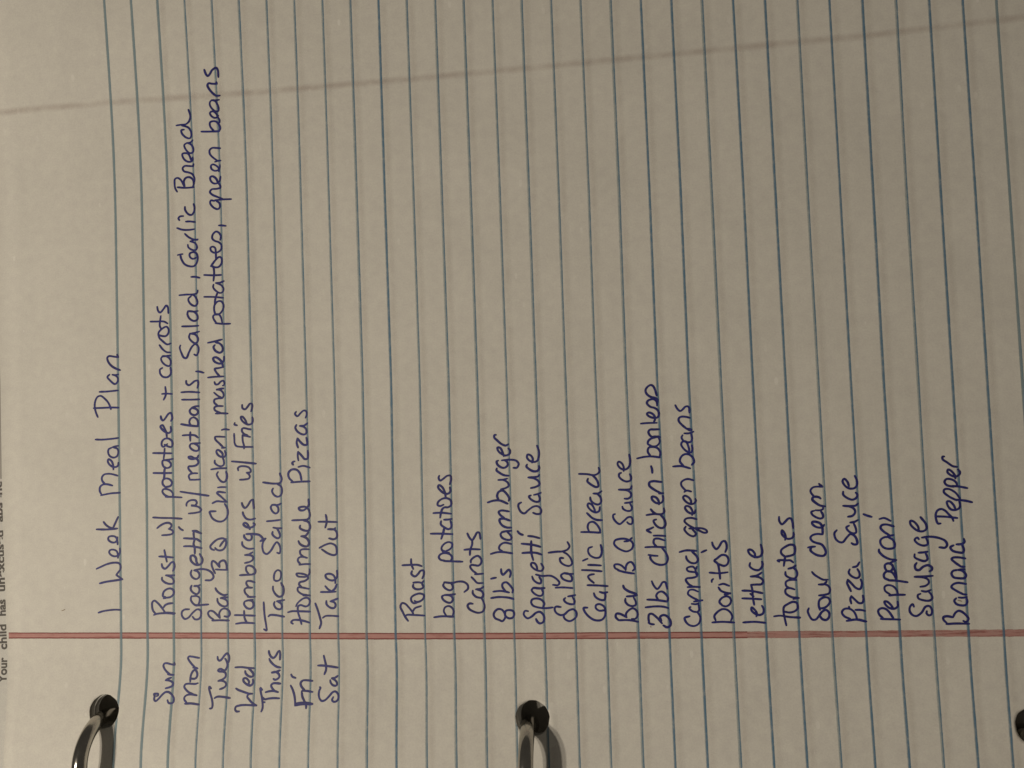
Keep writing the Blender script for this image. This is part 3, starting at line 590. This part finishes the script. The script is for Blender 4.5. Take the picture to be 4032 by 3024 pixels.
('handwritten "potatoes" in the shopping list', '-2003 1749 -1785 1739 -1551 1728;-1972 1756 -2081 1780 -2123 1842 -2077 1910 -1966 1938 -1842 1899 -1798 1822 -1831 1762;-2027 1977 -1966 1946 -1872 1945;-1965 1979 -2042 2008 -2048 2069 -1974 2159 -1864 2196 -1787 2156 -1797 2080 -1870 2013 -1949 1984;-2304 2401 -2045 2397 -1771 2381;-2049 2275 -1997 2419 -1970 2525;-2039 2695 -2049 2619 -1957 2541 -1865 2501 -1801 2538 -1790 2614 -1811 2690;-1967 2727 -1857 2729 -1778 2743;-2221 2890 -2024 2893 -1790 2865;-2059 2779 -2040 2878 -1998 2984 -1942 3021 -1863 3020 -1783 3071 -1787 3179 -1872 3234 -1982 3229 -2094 3155 -2113 3079 -2050 3054 -1971 3083;-1910 3258 -1922 3365 -1989 3505 -2066 3553 -2088 3507 -2023 3414 -1931 3350 -1837 3348 -1788 3408 -1800 3493;-2051 3775 -2068 3722 -2031 3659 -1951 3703 -1854 3770 -1776 3768 -1763 3668 -1798 3569'),
('handwritten "carrots" in the shopping list', '-1337 737 -1414 745 -1462 700 -1434 625 -1343 564 -1205 526 -1096 563 -1054 668 -1073 773 -1124 871;-1124 871 -1254 902 -1328 985 -1326 1046;-1124 871 -1075 938 -1110 1029 -1232 1075;-1248 1075 -1139 1089 -1068 1134;-1080 1221 -1212 1226 -1286 1302 -1346 1363;-1065 1443 -1259 1430;-1220 1444 -1325 1529 -1369 1605 -1344 1647 -1259 1641 -1167 1632 -1103 1692 -1100 1783 -1174 1859 -1268 1830 -1348 1756 -1350 1703;-1495 2008 -1324 2020 -1123 2010;-1367 1885 -1356 1998 -1304 2134 -1301 2224;-1412 2393 -1361 2286 -1301 2232 -1236 2314 -1171 2412 -1125 2403 -1099 2259'),
('handwritten "8 lb\'s"', '-577 456 -558 561 -466 587 -375 560 -355 485 -396 411 -488 396 -562 448 -590 531 -649 598 -740 609 -819 547 -845 472 -809 397 -719 359 -643 329 -580 396 -562 448;-892 870 -700 891 -471 874 -357 844;-833 1019 -664 1033 -542 1017 -459 994;-542 1025 -614 1130 -604 1205 -519 1234 -430 1159 -365 1053 -382 993;-877 1320 -760 1342;-630 1543 -626 1461 -589 1408 -526 1460 -447 1526 -403 1458 -430 1353'),
('handwritten "hamburger"', '-864 1900 -724 1936 -585 1942 -349 1908;-570 1949 -659 2018 -641 2093 -531 2159 -364 2127;-569 2409 -613 2364 -588 2288 -498 2234 -391 2225 -351 2269 -387 2345 -460 2422;-584 2409 -460 2430 -353 2435;-353 2511 -453 2513 -558 2560 -617 2637 -623 2705 -537 2726 -378 2675;-506 2733 -611 2819 -639 2887 -576 2916 -393 2890;-894 3113 -753 3152 -599 3151 -417 3072;-629 3160 -664 3259 -622 3357 -529 3385 -454 3330 -374 3192 -391 3139;-566 3416 -450 3444 -379 3495 -399 3571 -504 3635 -620 3638;-620 3638 -504 3642 -411 3663;-370 3730 -485 3748 -606 3820 -658 3867 -649 3912;-612 4094 -646 4080 -630 4003 -540 3932 -463 3922 -384 3981 -397 4057 -442 4089;-519 4099 -318 4108 -180 4081 -122 4004 -171 3914 -248 3916;-469 4196 -496 4289 -554 4397 -616 4407 -603 4330 -513 4243 -422 4210 -328 4253 -318 4329 -354 4376;-358 4475 -414 4446 -520 4488 -625 4583 -685 4646 -675 4706 -644 4705'),
('handwritten "Spagetti" in the shopping list', '-25 558 -96 566 -130 484 -46 394 61 439 160 520 252 542 325 482 352 393 318 304 241 275 183 319 155 379;331 653 365 735 293 824 173 852 81 826 56 766 91 692 195 649 376 626 557 642;132 1101 77 1050 127 975 234 914 311 921 344 988 317 1063;114 1102 272 1085 386 1092;101 1363 128 1288 216 1213 292 1204 310 1271 267 1346;193 1407 329 1373 540 1373 673 1298 737 1208 698 1156 585 1165;228 1511 216 1601 168 1669 97 1677 87 1617 153 1542 256 1493 333 1495 374 1569 324 1659;-112 1912 76 1920 228 1908 340 1869;-119 2130 109 2104 234 2077 324 2048;141 1744 102 1917 109 2187;40 2308 166 2291 309 2251;-207 2425 -156 2364 -81 2333'),
('handwritten "Sauce" in the shopping list', '-94 3095 -157 3058 -160 2975 -102 2868 -27 2837 67 2910 192 2990 299 2996 372 2919 354 2829 262 2816 179 2848;141 3255 95 3234 138 3165 258 3102 334 3115 352 3190 324 3251;218 3266 295 3282 380 3310;148 3429 255 3449 357 3507 337 3582 233 3653 96 3679;96 3679 234 3683 326 3696 358 3733;77 3983 60 3938 119 3876 224 3820 315 3825 363 3884 358 3944;201 4025 219 4115 176 4192 101 4217 83 4149 141 4072 247 4038 324 4066 367 4171 371 4292 330 4422'),
('handwritten "Salad" in the shopping list', '746 651 633 659 601 615 628 526 731 466 821 480 930 569 1036 598 1101 538 1104 435 1026 361 935 325 832 377 805 451 837 488;859 858 827 821 863 762 966 717 1056 723 1073 790 1032 872;928 895 1018 909 1094 923;643 1097 801 1103 1040 1086;859 1437 782 1386 809 1311 927 1251 1017 1250 1035 1324 978 1406 859 1437;874 1422 963 1411 1061 1413;508 1911 698 1931 834 1936 956 1979 1004 2053 962 2151;850 1780 775 1781 779 1699 866 1623 986 1599 1048 1651 1022 1770 936 1875 863 1914'),
('handwritten "Garlic" in the shopping list', '1366 633 1276 626 1302 537 1401 419 1532 345 1681 352 1758 433 1778 550 1752 653 1651 713 1569 691 1558 625 1630 565 1764 572;1528 964 1554 890 1641 823 1759 808 1792 889 1781 977;1663 993 1751 970 1840 984;1387 1150 1624 1141 1853 1124;1537 1200 1437 1290 1410 1350 1456 1386 1546 1400;1274 1499 1490 1489 1727 1465;1420 1616 1569 1610 1717 1598;1305 1714 1411 1757;1527 2030 1451 2002 1433 1928 1474 1838 1591 1777 1696 1791 1744 1879 1749 1997 1729 2072'),
('handwritten "bread"', '1291 2377 1456 2374 1738 2354;1471 2389 1446 2493 1479 2582 1570 2610 1657 2549 1726 2429 1731 2362;1787 2643 1661 2653 1559 2700 1444 2814;1638 2825 1612 2922 1556 3013 1483 3037 1465 2985 1536 2879 1653 2824 1729 2860 1748 2949;1533 3178 1545 3103 1632 3026 1720 3009 1783 3067 1772 3172 1701 3256;1612 3265 1716 3263 1800 3313;1293 3730 1480 3718 1644 3691 1735 3726 1775 3784 1756 3860;1498 3612 1481 3553 1560 3476 1677 3413 1730 3427 1726 3516 1671 3623 1613 3676'),
('handwritten "Bar" in the shopping list', '2064 343 2329 343 2518 306;2072 343 2008 417 2026 490 2100 490 2187 453 2258 409;2251 409 2247 489 2324 577 2414 613 2499 547 2509 444 2447 372 2374 372;2247 834 2244 768 2300 694 2401 664 2476 693 2479 767 2439 855;2279 885 2396 892 2515 913;2501 942 2458 957 2328 1002 2228 1077 2208 1136'),
('handwritten "B" in the shopping list', '2105 1483 2273 1437 2470 1405;2127 1490 2041 1535 2029 1609 2104 1623 2191 1592 2276 1503;2282 1488 2293 1576 2341 1649 2415 1670 2471 1604 2489 1515 2443 1471'),
('handwritten "Q" in the shopping list', '2407 2165 2305 2203 2187 2205 2067 2170 2042 2096 2091 2022 2191 1954 2323 1915 2443 1972 2477 2075 2436 2149 2392 2168;2454 2223 2377 2158 2281 2144'),
('handwritten "Sauce" in the shopping list', '2090 2778 2052 2764 2049 2690 2119 2585 2191 2546 2283 2611 2390 2698 2464 2697 2489 2607 2457 2541 2398 2550 2363 2587;2268 2945 2280 2900 2367 2847 2456 2852 2488 2918 2448 3008;2330 3028 2434 3038 2501 3051;2327 3129 2408 3128 2477 3185 2473 3260 2387 3321 2203 3340;2203 3340 2358 3337 2477 3356 2502 3415;2271 3726 2226 3705 2223 3638 2294 3561 2396 3522 2486 3556 2496 3630 2469 3691;2332 3769 2336 3858 2295 3949 2223 3988 2198 3937 2246 3846 2348 3798 2439 3840 2488 3943 2492 4047 2474 4145'),
('handwritten "3lbs"', '2873 246 2807 254 2750 283;2765 283 2755 385 2773 473 2832 487 2917 428 3000 341 3055 268;3043 326 3018 413 3093 457 3178 427 3246 325 3242 224 3167 180 3082 224;2700 634 2927 654 3101 646 3209 616;2744 809 2933 800 3193 762;2992 800 2952 895 2999 968 3087 989 3172 923 3218 835 3193 762;2865 1225 2904 1129 2981 1048 3049 1114 3111 1201 3169 1200 3206 1054'),
('handwritten "Chicken" in the shopping list', '3022 1802 2818 1827;2862 1819 2858 1746 2942 1642 3085 1596 3203 1624 3251 1726 3227 1843 3159 1947 3118 1999;2753 2004 2943 2009 3205 1998;3016 2008 2947 2097 2966 2185 3054 2198 3198 2152;2954 2266 3086 2264 3217 2254;2896 2334 2803 2395 2863 2416 2953 2458;3026 2634 2967 2613 2999 2524 3084 2449 3171 2440 3232 2505 3222 2608 3168 2697 3126 2742;2811 2741 2981 2760 3156 2756 3216 2799 3213 2888;2912 2872 2968 2804 3039 2759;3107 2979 3097 3067 3041 3142 2954 3159 2952 3100 3022 3025 3108 3001 3183 3036 3209 3124 3197 3176;3214 3234 3119 3229;3177 3228 3034 3305 2907 3412 2910 3486 2985 3514 3189 3491;2963 3863 2982 3795 2986 3706'),
('handwritten "bonless"', '2655 4050 2833 4082 3010 4084 3177 4057;2966 4093 2905 4199 2930 4287 3020 4307 3121 4281 3190 4175 3171 4072;2919 4369 3020 4317 3124 4333 3186 4413 3175 4502 3148 4548;2912 4377 2922 4436 2984 4494 3103 4527 3162 4547;3049 4546 3199 4524;3186 4708 3073 4707 2980 4706 2940 4661 2958 4592 2998 4548 3064 4520;2776 4854 2936 4861 3138 4858;3077 4890 3100 4936 3091 5022 3030 5084 2964 5103 2925 5079 2944 5036 3018 4990 3101 4974 3161 4985 3197 5043 3191 5112 3160 5164 3095 5209 3020 5229 2963 5274 2932 5326 2959 5377 3036 5408 3103 5405 3152 5360 3166 5300 3164 5258;3187 5393 3122 5439 3038 5459 2957 5514 2917 5584 2920 5643 2974 5710 3042 5741 3092 5713 3130 5635 3148 5566 3166 5488;3187 5393 3173 5351 3166 5300'),
('handwritten "canned"', '3681 426 3571 390 3589 310 3665 230 3779 208 3882 266 3923 381 3905 454 3858 519;3858 519 3751 541 3682 614 3712 636;3858 519 3903 570 3894 685;3744 708 3845 700 3896 722;3797 759 3891 772 3985 786;3878 794 3751 860 3668 934 3701 1013 3788 1027 3894 983;3668 1086 3791 1093 3941 1084;3777 1100 3693 1152 3633 1254 3663 1283 3786 1296 3874 1325 3898 1382 3864 1419 3806 1427 3692 1450 3666 1502 3710 1537 3812 1544 3867 1485 3891 1543;3876 1375 3859 1485;3524 1883 3670 1918 3900 1904;3664 1786 3676 1720 3758 1639 3873 1630 3927 1702 3895 1790 3799 1894'),
('handwritten "green" in the shopping list', '3688 2459 3656 2401 3689 2335 3773 2260 3858 2237 3911 2287 3878 2346 3836 2391;3765 2414 3924 2419 4068 2409 4152 2363 4157 2319 4092 2313 3994 2359 3895 2412;3895 2412 3768 2480 3665 2584 3696 2635 3820 2655 3941 2623;3844 2720 3855 2801 3802 2904 3716 2928 3693 2885 3740 2803 3824 2757 3897 2763 3922 2829;3813 2978 3837 3021 3797 3110 3698 3164 3660 3128 3707 3039 3820 2970 3907 2990 3946 3048 3934 3085;3695 3252 3747 3280 3847 3256;3732 3273 3636 3394 3632 3467 3700 3525 3788 3544 3910 3512'),
('handwritten "beans" in the shopping list', '3467 3841 3657 3843 3850 3786;3701 3849 3625 3955 3659 4057 3742 4114 3843 4103 3926 4020 3944 3931 3890 3866;3829 4118 3847 4199 3824 4318 3777 4408 3696 4396 3672 4338 3719 4247 3803 4171 3889 4153 3921 4226 3911 4315;3711 4551 3687 4500 3727 4425 3841 4384 3900 4404 3926 4477 3908 4567;3756 4594 3851 4591 3961 4624;3808 4699 3874 4688 3923 4669;3824 4690 3872 4663 3922 4661;3808 4699 3712 4787 3641 4883 3644 4942 3696 4978 3820 4969 3894 4945;3579 5250 3621 5164 3685 5110 3736 5142 3806 5207 3856 5214 3888 5179 3891 5068'),
('snack name written between canned and lettuce', '4183 287 4398 300 4667 285;4257 337 4233 424 4294 510 4411 582 4511 574 4593 509 4630 408 4599 336;4416 675 4362 741 4394 813 4496 870 4581 855 4620 782 4588 696 4500 646 4415 668;4484 913 4614 941;4613 934 4500 956 4403 1001 4356 1073;4373 1131 4467 1152 4593 1107;4212 1198 4214 1234 4244 1263;4014 1869 4124 1915;4172 1409 4379 1392 4572 1411;4401 1268 4389 1464 4360 1610 4292 1676 4352 1726 4470 1804 4568 1781 4607 1694 4574 1593 4501 1557 4360 1610;4261 2091 4279 2018 4347 1937 4407 1987 4484 2102 4542 2116 4575 2057 4577 1955 4544 1869'),
('handwritten "lettuce"', '4865 285 5106 298 5351 276;5161 420 5172 492 5120 578 5065 622 5056 564 5115 492 5226 449 5312 491 5325 591 5293 656;4870 824 5061 816 5286 800;4879 997 5069 988 5321 936;5125 679 5104 837 5099 1024 5076 1125;5052 924 5120 866;5076 1125 5203 1131 5302 1137 5348 1209 5295 1274 5198 1311 5078 1312;5078 1312 5213 1332 5322 1396;5079 1615 5068 1543 5150 1470 5262 1454 5336 1526 5353 1590 5342 1641;5184 1737 5195 1816 5129 1904 5058 1912 5056 1861 5109 1788 5220 1743 5320 1771 5359 1857 5350 1958 5332 2023'),
('handwritten "tomatoes"', '5547 419 5674 433 5882 403 6111 388;5803 218 5776 375 5756 532 5775 632 5855 689 5969 738 6051 716 6070 602 6000 531 5887 503 5762 525;5986 802 6105 823;6085 830 5946 846 5825 932 5829 1018 5915 1046 6018 1016;5928 1039 5847 1089 5838 1175 5896 1218 5994 1231 6070 1223;5842 1405 5846 1333 5926 1275 6037 1260 6097 1345 6075 1445 6021 1489;5909 1476 6008 1503 6073 1546;5721 1636 5683 1662 5737 1672 5876 1663 5960 1662 6021 1618;5814 1542 5834 1649 5853 1749;5853 1749 5951 1762 6051 1804 6077 1890 6061 1991 5978 2013 5864 1965 5776 1894 5772 1822 5852 1742;5872 2123 5889 2195 5853 2296 5813 2340 5802 2268 5847 2195 5929 2144 6028 2164 6066 2235 6062 2278;5765 2638 5767 2544 5819 2471 5892 2527 5966 2598 6022 2597 6053 2509 6060 2380'),
('handwritten "Sour"', '6307 594 6283 530 6319 416 6370 345 6439 344 6512 415 6586 514 6671 556 6737 499 6732 400 6673 337 6591 351 6533 429;6547 557 6525 657 6545 770 6645 834 6740 819 6770 740 6718 656 6632 599 6549 593;6543 877 6661 890 6760 925 6786 1025 6741 1096 6660 1125 6549 1119;6549 1119 6660 1125 6718 1182;6748 1224 6651 1225 6544 1283 6464 1341 6418 1399'),
('handwritten "Pizza"', '7104 314 7318 342 7519 299;7182 356 7062 413 7012 498 7057 569 7167 582 7259 525 7309 426 7324 342;7169 625 7178 582;7302 554 7411 553 7505 531;7221 695 7206 794 7230 858;7230 858 7301 780 7392 701 7461 715 7485 793 7476 870;7229 964 7180 1078 7156 1149 7174 1220;7174 1220 7251 1134 7342 1034 7422 1012 7460 1076 7471 1160 7448 1224;7227 1446 7203 1376 7260 1297 7367 1253 7424 1288 7429 1373 7392 1452;7298 1495 7382 1516 7441 1600'),
('handwritten "Sauce" in the shopping list', '6998 2318 6946 2254 6967 2125 7046 2053 7114 2051 7202 2150 7289 2227 7369 2190 7418 2089 7414 2004 7345 1998 7299 2027;7265 2413 7208 2378 7251 2292 7344 2240 7407 2260 7406 2360 7370 2461;7296 2484 7386 2496 7463 2537;7255 2613 7352 2632 7411 2703 7401 2774 7322 2833 7165 2858;7165 2858 7322 2847 7433 2859 7483 2901;7182 3173 7178 3108 7263 3028 7371 2989 7456 3030 7481 3101 7449 3145;7312 3292 7283 3393 7218 3459 7181 3410 7224 3308 7316 3241 7427 3246 7485 3316 7485 3430 7448 3517'),
('handwritten "Pepperoni"', '7828 354 8010 347 8232 339;7876 368 7799 453 7784 537 7847 586 7941 572 8018 494 8092 367;8104 578 8054 662 7977 733 7923 733 7946 663 8024 592 8131 578 8201 634 8200 732;8032 866 8175 880 8363 878;8054 887 7950 973 7948 1057 8011 1092 8118 1070 8194 985 8216 900;8037 1197 8192 1189 8433 1151;8058 1197 7952 1255 7950 1339 8015 1395 8108 1380 8171 1295 8194 1224;8015 1395 7978 1466 7982 1537 8051 1571 8131 1535 8140 1464 8082 1394 8015 1395;8130 1521 8189 1379 8202 1238;8224 1640 8107 1592;8205 1647 8084 1663 7952 1735 7870 1835 7872 1878;8084 2144 8175 2086 8211 2000 8193 1916 8083 1889 7976 1919 7913 2005 7918 2090 8002 2145 8084 2151;8193 2190 8077 2171;8105 2192 8001 2264 7931 2351 7954 2407 8051 2426 8211 2381;7922 2550 8018 2569 8150 2503;7587 2663 7653 2633 7754 2599'),
('handwritten "Sausage"', '8536 618 8513 674 8456 618 8443 520 8499 436 8578 415 8690 491 8777 616 8858 630 8906 546 8887 448 8833 428 8789 477 8798 519;8686 897 8631 869 8640 799 8745 756 8865 749 8928 797 8912 881 8856 945;8717 960 8809 945 8905 979;8695 1051 8803 1071 8874 1133 8864 1204 8787 1246 8587 1269;8587 1269 8802 1274 8963 1287;8645 1571 8608 1515 8623 1431 8689 1416 8774 1485 8883 1519 8960 1469 8950 1413 8902 1385;8615 1761 8612 1698 8702 1641 8821 1611 8877 1652 8868 1723 8844 1779;8698 1795 8805 1801 8886 1814;8722 2091 8690 2127 8633 2078 8696 1993 8814 1948 8896 1975 8900 2046 8871 2117;8789 2125 8951 2142 9136 2111 9266 2045 9301 1961 9257 1898 9138 1907;8731 2280 8722 2364 8635 2479 8568 2495 8564 2424 8627 2338 8717 2273 8824 2264 8894 2319 8887 2418 8782 2575'),
('handwritten "Banana"', '9188 239 9387 250 9654 243;9195 261 9135 329 9133 386 9204 408 9331 385;9331 385 9390 486 9457 525 9530 497 9611 418 9649 350 9592 283 9540 306;9420 795 9379 745 9412 677 9496 643 9603 648 9644 710 9634 800;9474 812 9559 806 9640 822;9638 873 9553 885;9574 879 9450 947 9337 1039 9373 1095 9471 1128 9641 1104;9488 1410 9390 1388 9355 1332 9393 1253 9499 1229 9617 1233 9652 1284 9624 1352 9562 1398 9488 1410;9488 1410 9628 1420;9631 1476 9546 1483;9557 1482 9444 1569 9374 1649 9407 1677 9526 1681 9658 1656;9433 1945 9364 1904 9400 1833 9530 1789 9622 1788 9640 1858 9606 1956;9494 1965 9593 1970 9662 2011 9653 2081'),
('handwritten "Pepper"', '9195 2426 9141 2427 9107 2526 9106 2625 9145 2709 9227 2742 9305 2705 9380 2619 9442 2548 9464 2477;9110 2583 9310 2572 9548 2539;9520 2743 9485 2828 9410 2907 9356 2902 9365 2817 9426 2731 9518 2715 9600 2755 9624 2825 9609 2896;9532 2940 9729 2914 9873 2876;9557 2925 9403 3013 9302 3114 9319 3170 9412 3175 9541 3094 9626 2966;9456 3238 9615 3227 9792 3187;9508 3222 9364 3268 9329 3340 9372 3395 9478 3385 9567 3319 9589 3234;9559 3404 9550 3475 9476 3576 9418 3606 9401 3550 9470 3477 9562 3446 9644 3487 9661 3543 9624 3600;9607 3657 9522 3674 9407 3762 9318 3835 9321 3892 9354 3891'),
('handwritten "cream"', '6363 1944 6433 1956 6513 1962;6433 1948 6409 1885 6475 1812 6583 1761 6693 1759 6738 1823 6716 1923 6651 2010 6556 2040 6461 2085 6423 2157 6468 2214 6566 2241 6691 2231;6691 2231 6695 2312 6690 2404 6649 2477 6552 2515 6482 2511 6480 2470 6527 2418 6605 2385 6684 2389 6736 2444;6535 2761 6474 2737 6491 2675 6577 2612 6665 2584 6716 2609 6719 2670 6683 2743;6570 2771 6665 2769 6725 2793 6732 2829;6778 2854 6670 2876 6574 2940 6509 3014 6531 3065 6601 3073 6660 3056 6688 3030;6552 3074 6487 3168 6480 3220 6533 3281 6633 3299 6742 3291;6742 3296 6671 3360'),
('faint brown smudge on the page', '-11959 629 -11917 635 -11878 658'),
('faint brown smudge on the page', '9454 753 9497 742 9528 730'),
('faint brown smudge on the page', '2791 203 2801 184')]


def spline(p, step=0.22):
    if len(p) < 3:
        q = p
        if len(p) == 2:
            n = max(2, int(math.dist(p[0], p[1]) / step))
            # a pen line is never quite straight
            dx, dy = p[1][0] - p[0][0], p[1][1] - p[0][1]
            q = [(p[0][0] + dx * t / n - dy * 0.02 * math.sin(3.1 * t / n), p[0][1] + dy * t / n + dx * 0.02 * math.sin(3.1 * t / n)) for t in range(n + 1)]
        return q
    pp = [(2 * p[0][0] - p[1][0], 2 * p[0][1] - p[1][1])] + p + [(2 * p[-1][0] - p[-2][0], 2 * p[-1][1] - p[-2][1])]
    out = []
    for a, b, c, d in zip(pp, pp[1:], pp[2:], pp[3:]):
        # centripetal Catmull-Rom
        t0 = 0.0
        t1 = t0 + max(1e-4, math.dist(a, b)) ** 0.5
        t2 = t1 + max(1e-4, math.dist(b, c)) ** 0.5
        t3 = t2 + max(1e-4, math.dist(c, d)) ** 0.5
        n = max(2, int(math.dist(b, c) / step) + 1)
        for k in range(n):
            t = t1 + (t2 - t1) * k / n
            def L(u, v, ta, tb):
                return tuple(((tb - t) * u[q] + (t - ta) * v[q]) / (tb - ta) for q in (0, 1))
            A1, A2, A3 = L(a, b, t0, t1), L(b, c, t1, t2), L(c, d, t2, t3)
            B1, B2 = L(A1, A2, t0, t2), L(A2, A3, t1, t3)
            out.append(L(B1, B2, t1, t2))
    out.append(p[-1])
    return out


def write_word(text, data, wi):
    verts, faces = [], []
    uvs = []
    for si, st in enumerate(data.split(';')):
        nums = [int(v) / 100 for v in st.split()]
        p = list(zip(nums[::2], nums[1::2]))
        q = spline(p)
        n = len(q)
        seed = wi * 7.3 + si * 1.9
        lift = 0.060 + si * 0.004
        base = len(verts)
        run = 0
        tot = sum(math.dist(a, b) for a, b in zip(q, q[1:])) or 1
        for i, (x, y) in enumerate(q):
            a, b = q[max(0, i - 1)], q[min(n - 1, i + 1)]
            dx, dy = b[0] - a[0], b[1] - a[1]
            l = math.hypot(dx, dy) or 1
            nx, ny = -dy / l, dx / l
            if i:
                run += math.dist(q[i - 1], q[i])
            e = min(run, tot - run)
            w = PENW * (0.55 if text.startswith('faint') else 1) * (1 + 0.13 * noise.noise((run * 0.9, seed, 0)) + 0.10 * noise.noise((run * 0.25, seed, 5)))
            w *= (1 + 0.16 * noise.noise((run * 0.12, seed * 3.7, 11)))
            w *= 0.80 + 0.20 * min(1, e / 0.35)
            for s in (1, 0, -1):
                px, py = x + nx * w * s, y + ny * w * s
                verts.append((px * MM, py * MM, (height(px, py) + lift + i * 0.00013 + (0.004 if s == 0 else 0)) * MM))
        for i in range(n - 1):
            o = base + 3 * i
            faces.append((o, o + 1, o + 4, o + 3))
            faces.append((o + 1, o + 2, o + 5, o + 4))
        for end, sg in ((0, -1), (n - 1, 1)):       # round pen-point ends
            x, y = q[end]
            a = q[0] if end == 0 else q[-2]
            b = q[1] if end == 0 else q[-1]
            ang = math.atan2((b[1] - a[1]) * sg, (b[0] - a[0]) * sg)
            r = PENW * (0.82 if not text.startswith('faint') else 0.4)
            c0 = len(verts)
            verts.append((x * MM, y * MM, (height(x, y) + lift + end * 0.00013) * MM))
            for k in range(7):
                th = ang - math.pi / 2 + math.pi * k / 6
                px, py = x + r * math.cos(th), y + r * math.sin(th)
                verts.append((px * MM, py * MM, (height(px, py) + lift + end * 0.00013) * MM))
            for k in range(6):
                faces.append((c0, c0 + 1 + k, c0 + 2 + k))
    sm_ = text.startswith('faint')
    o = link('smudge' if sm_ else 'handwritten_word', verts, faces, M_smudge if sm_ else M_ink, page)
    o['label'] = text


PENW = 0.25
for wi, (text, data) in enumerate(WORDS):
    write_word(text, data, wi)


# ------------------------------------------------------------------ binder rings
def ring(hole, label, lean=0.0, phase=0.0):
    """a steel ring standing in a plane across the sheet; its near leg goes down through the hole"""
    R, r = 9.2, 1.7
    cx, cy, cz = hole[0] - 1.0, hole[1] - 1.7 - R, 0.6
    t = thing('binder_ring', label, 'binder ring', (cx * MM, cy * MM, cz * MM), 'steel binder rings through the punched holes')
    verts, faces = [], []
    NU, NV = 120, 20
    for a in range(NU):
        th = 2 * math.pi * a / NU
        for b in range(NV):
            ph = 2 * math.pi * b / NV
            # slightly flattened wire
            rr = R + r * math.cos(ph)
            y = rr * math.cos(th)
            z = rr * math.sin(th)
            x = r * 1.02 * math.sin(ph) + lean * z
            verts.append((x * MM, y * MM, z * MM))
    for a in range(NU):
        for b in range(NV):
            faces.append((a * NV + b, ((a + 1) % NU) * NV + b, ((a + 1) % NU) * NV + (b + 1) % NV, a * NV + (b + 1) % NV))
    link('ring_wire', verts, faces, M_steel, t, smooth=True)


ring(HOLES[0], 'leftmost steel binder ring, through the hole beside the words Sun and Mon', 0.0)
ring(HOLES[1], 'middle steel binder ring, through the hole nearest the middle of the page', 0.0)
ring(HOLES[2], 'steel binder ring at the far right, almost wholly cut off by the picture edge', 0.0)
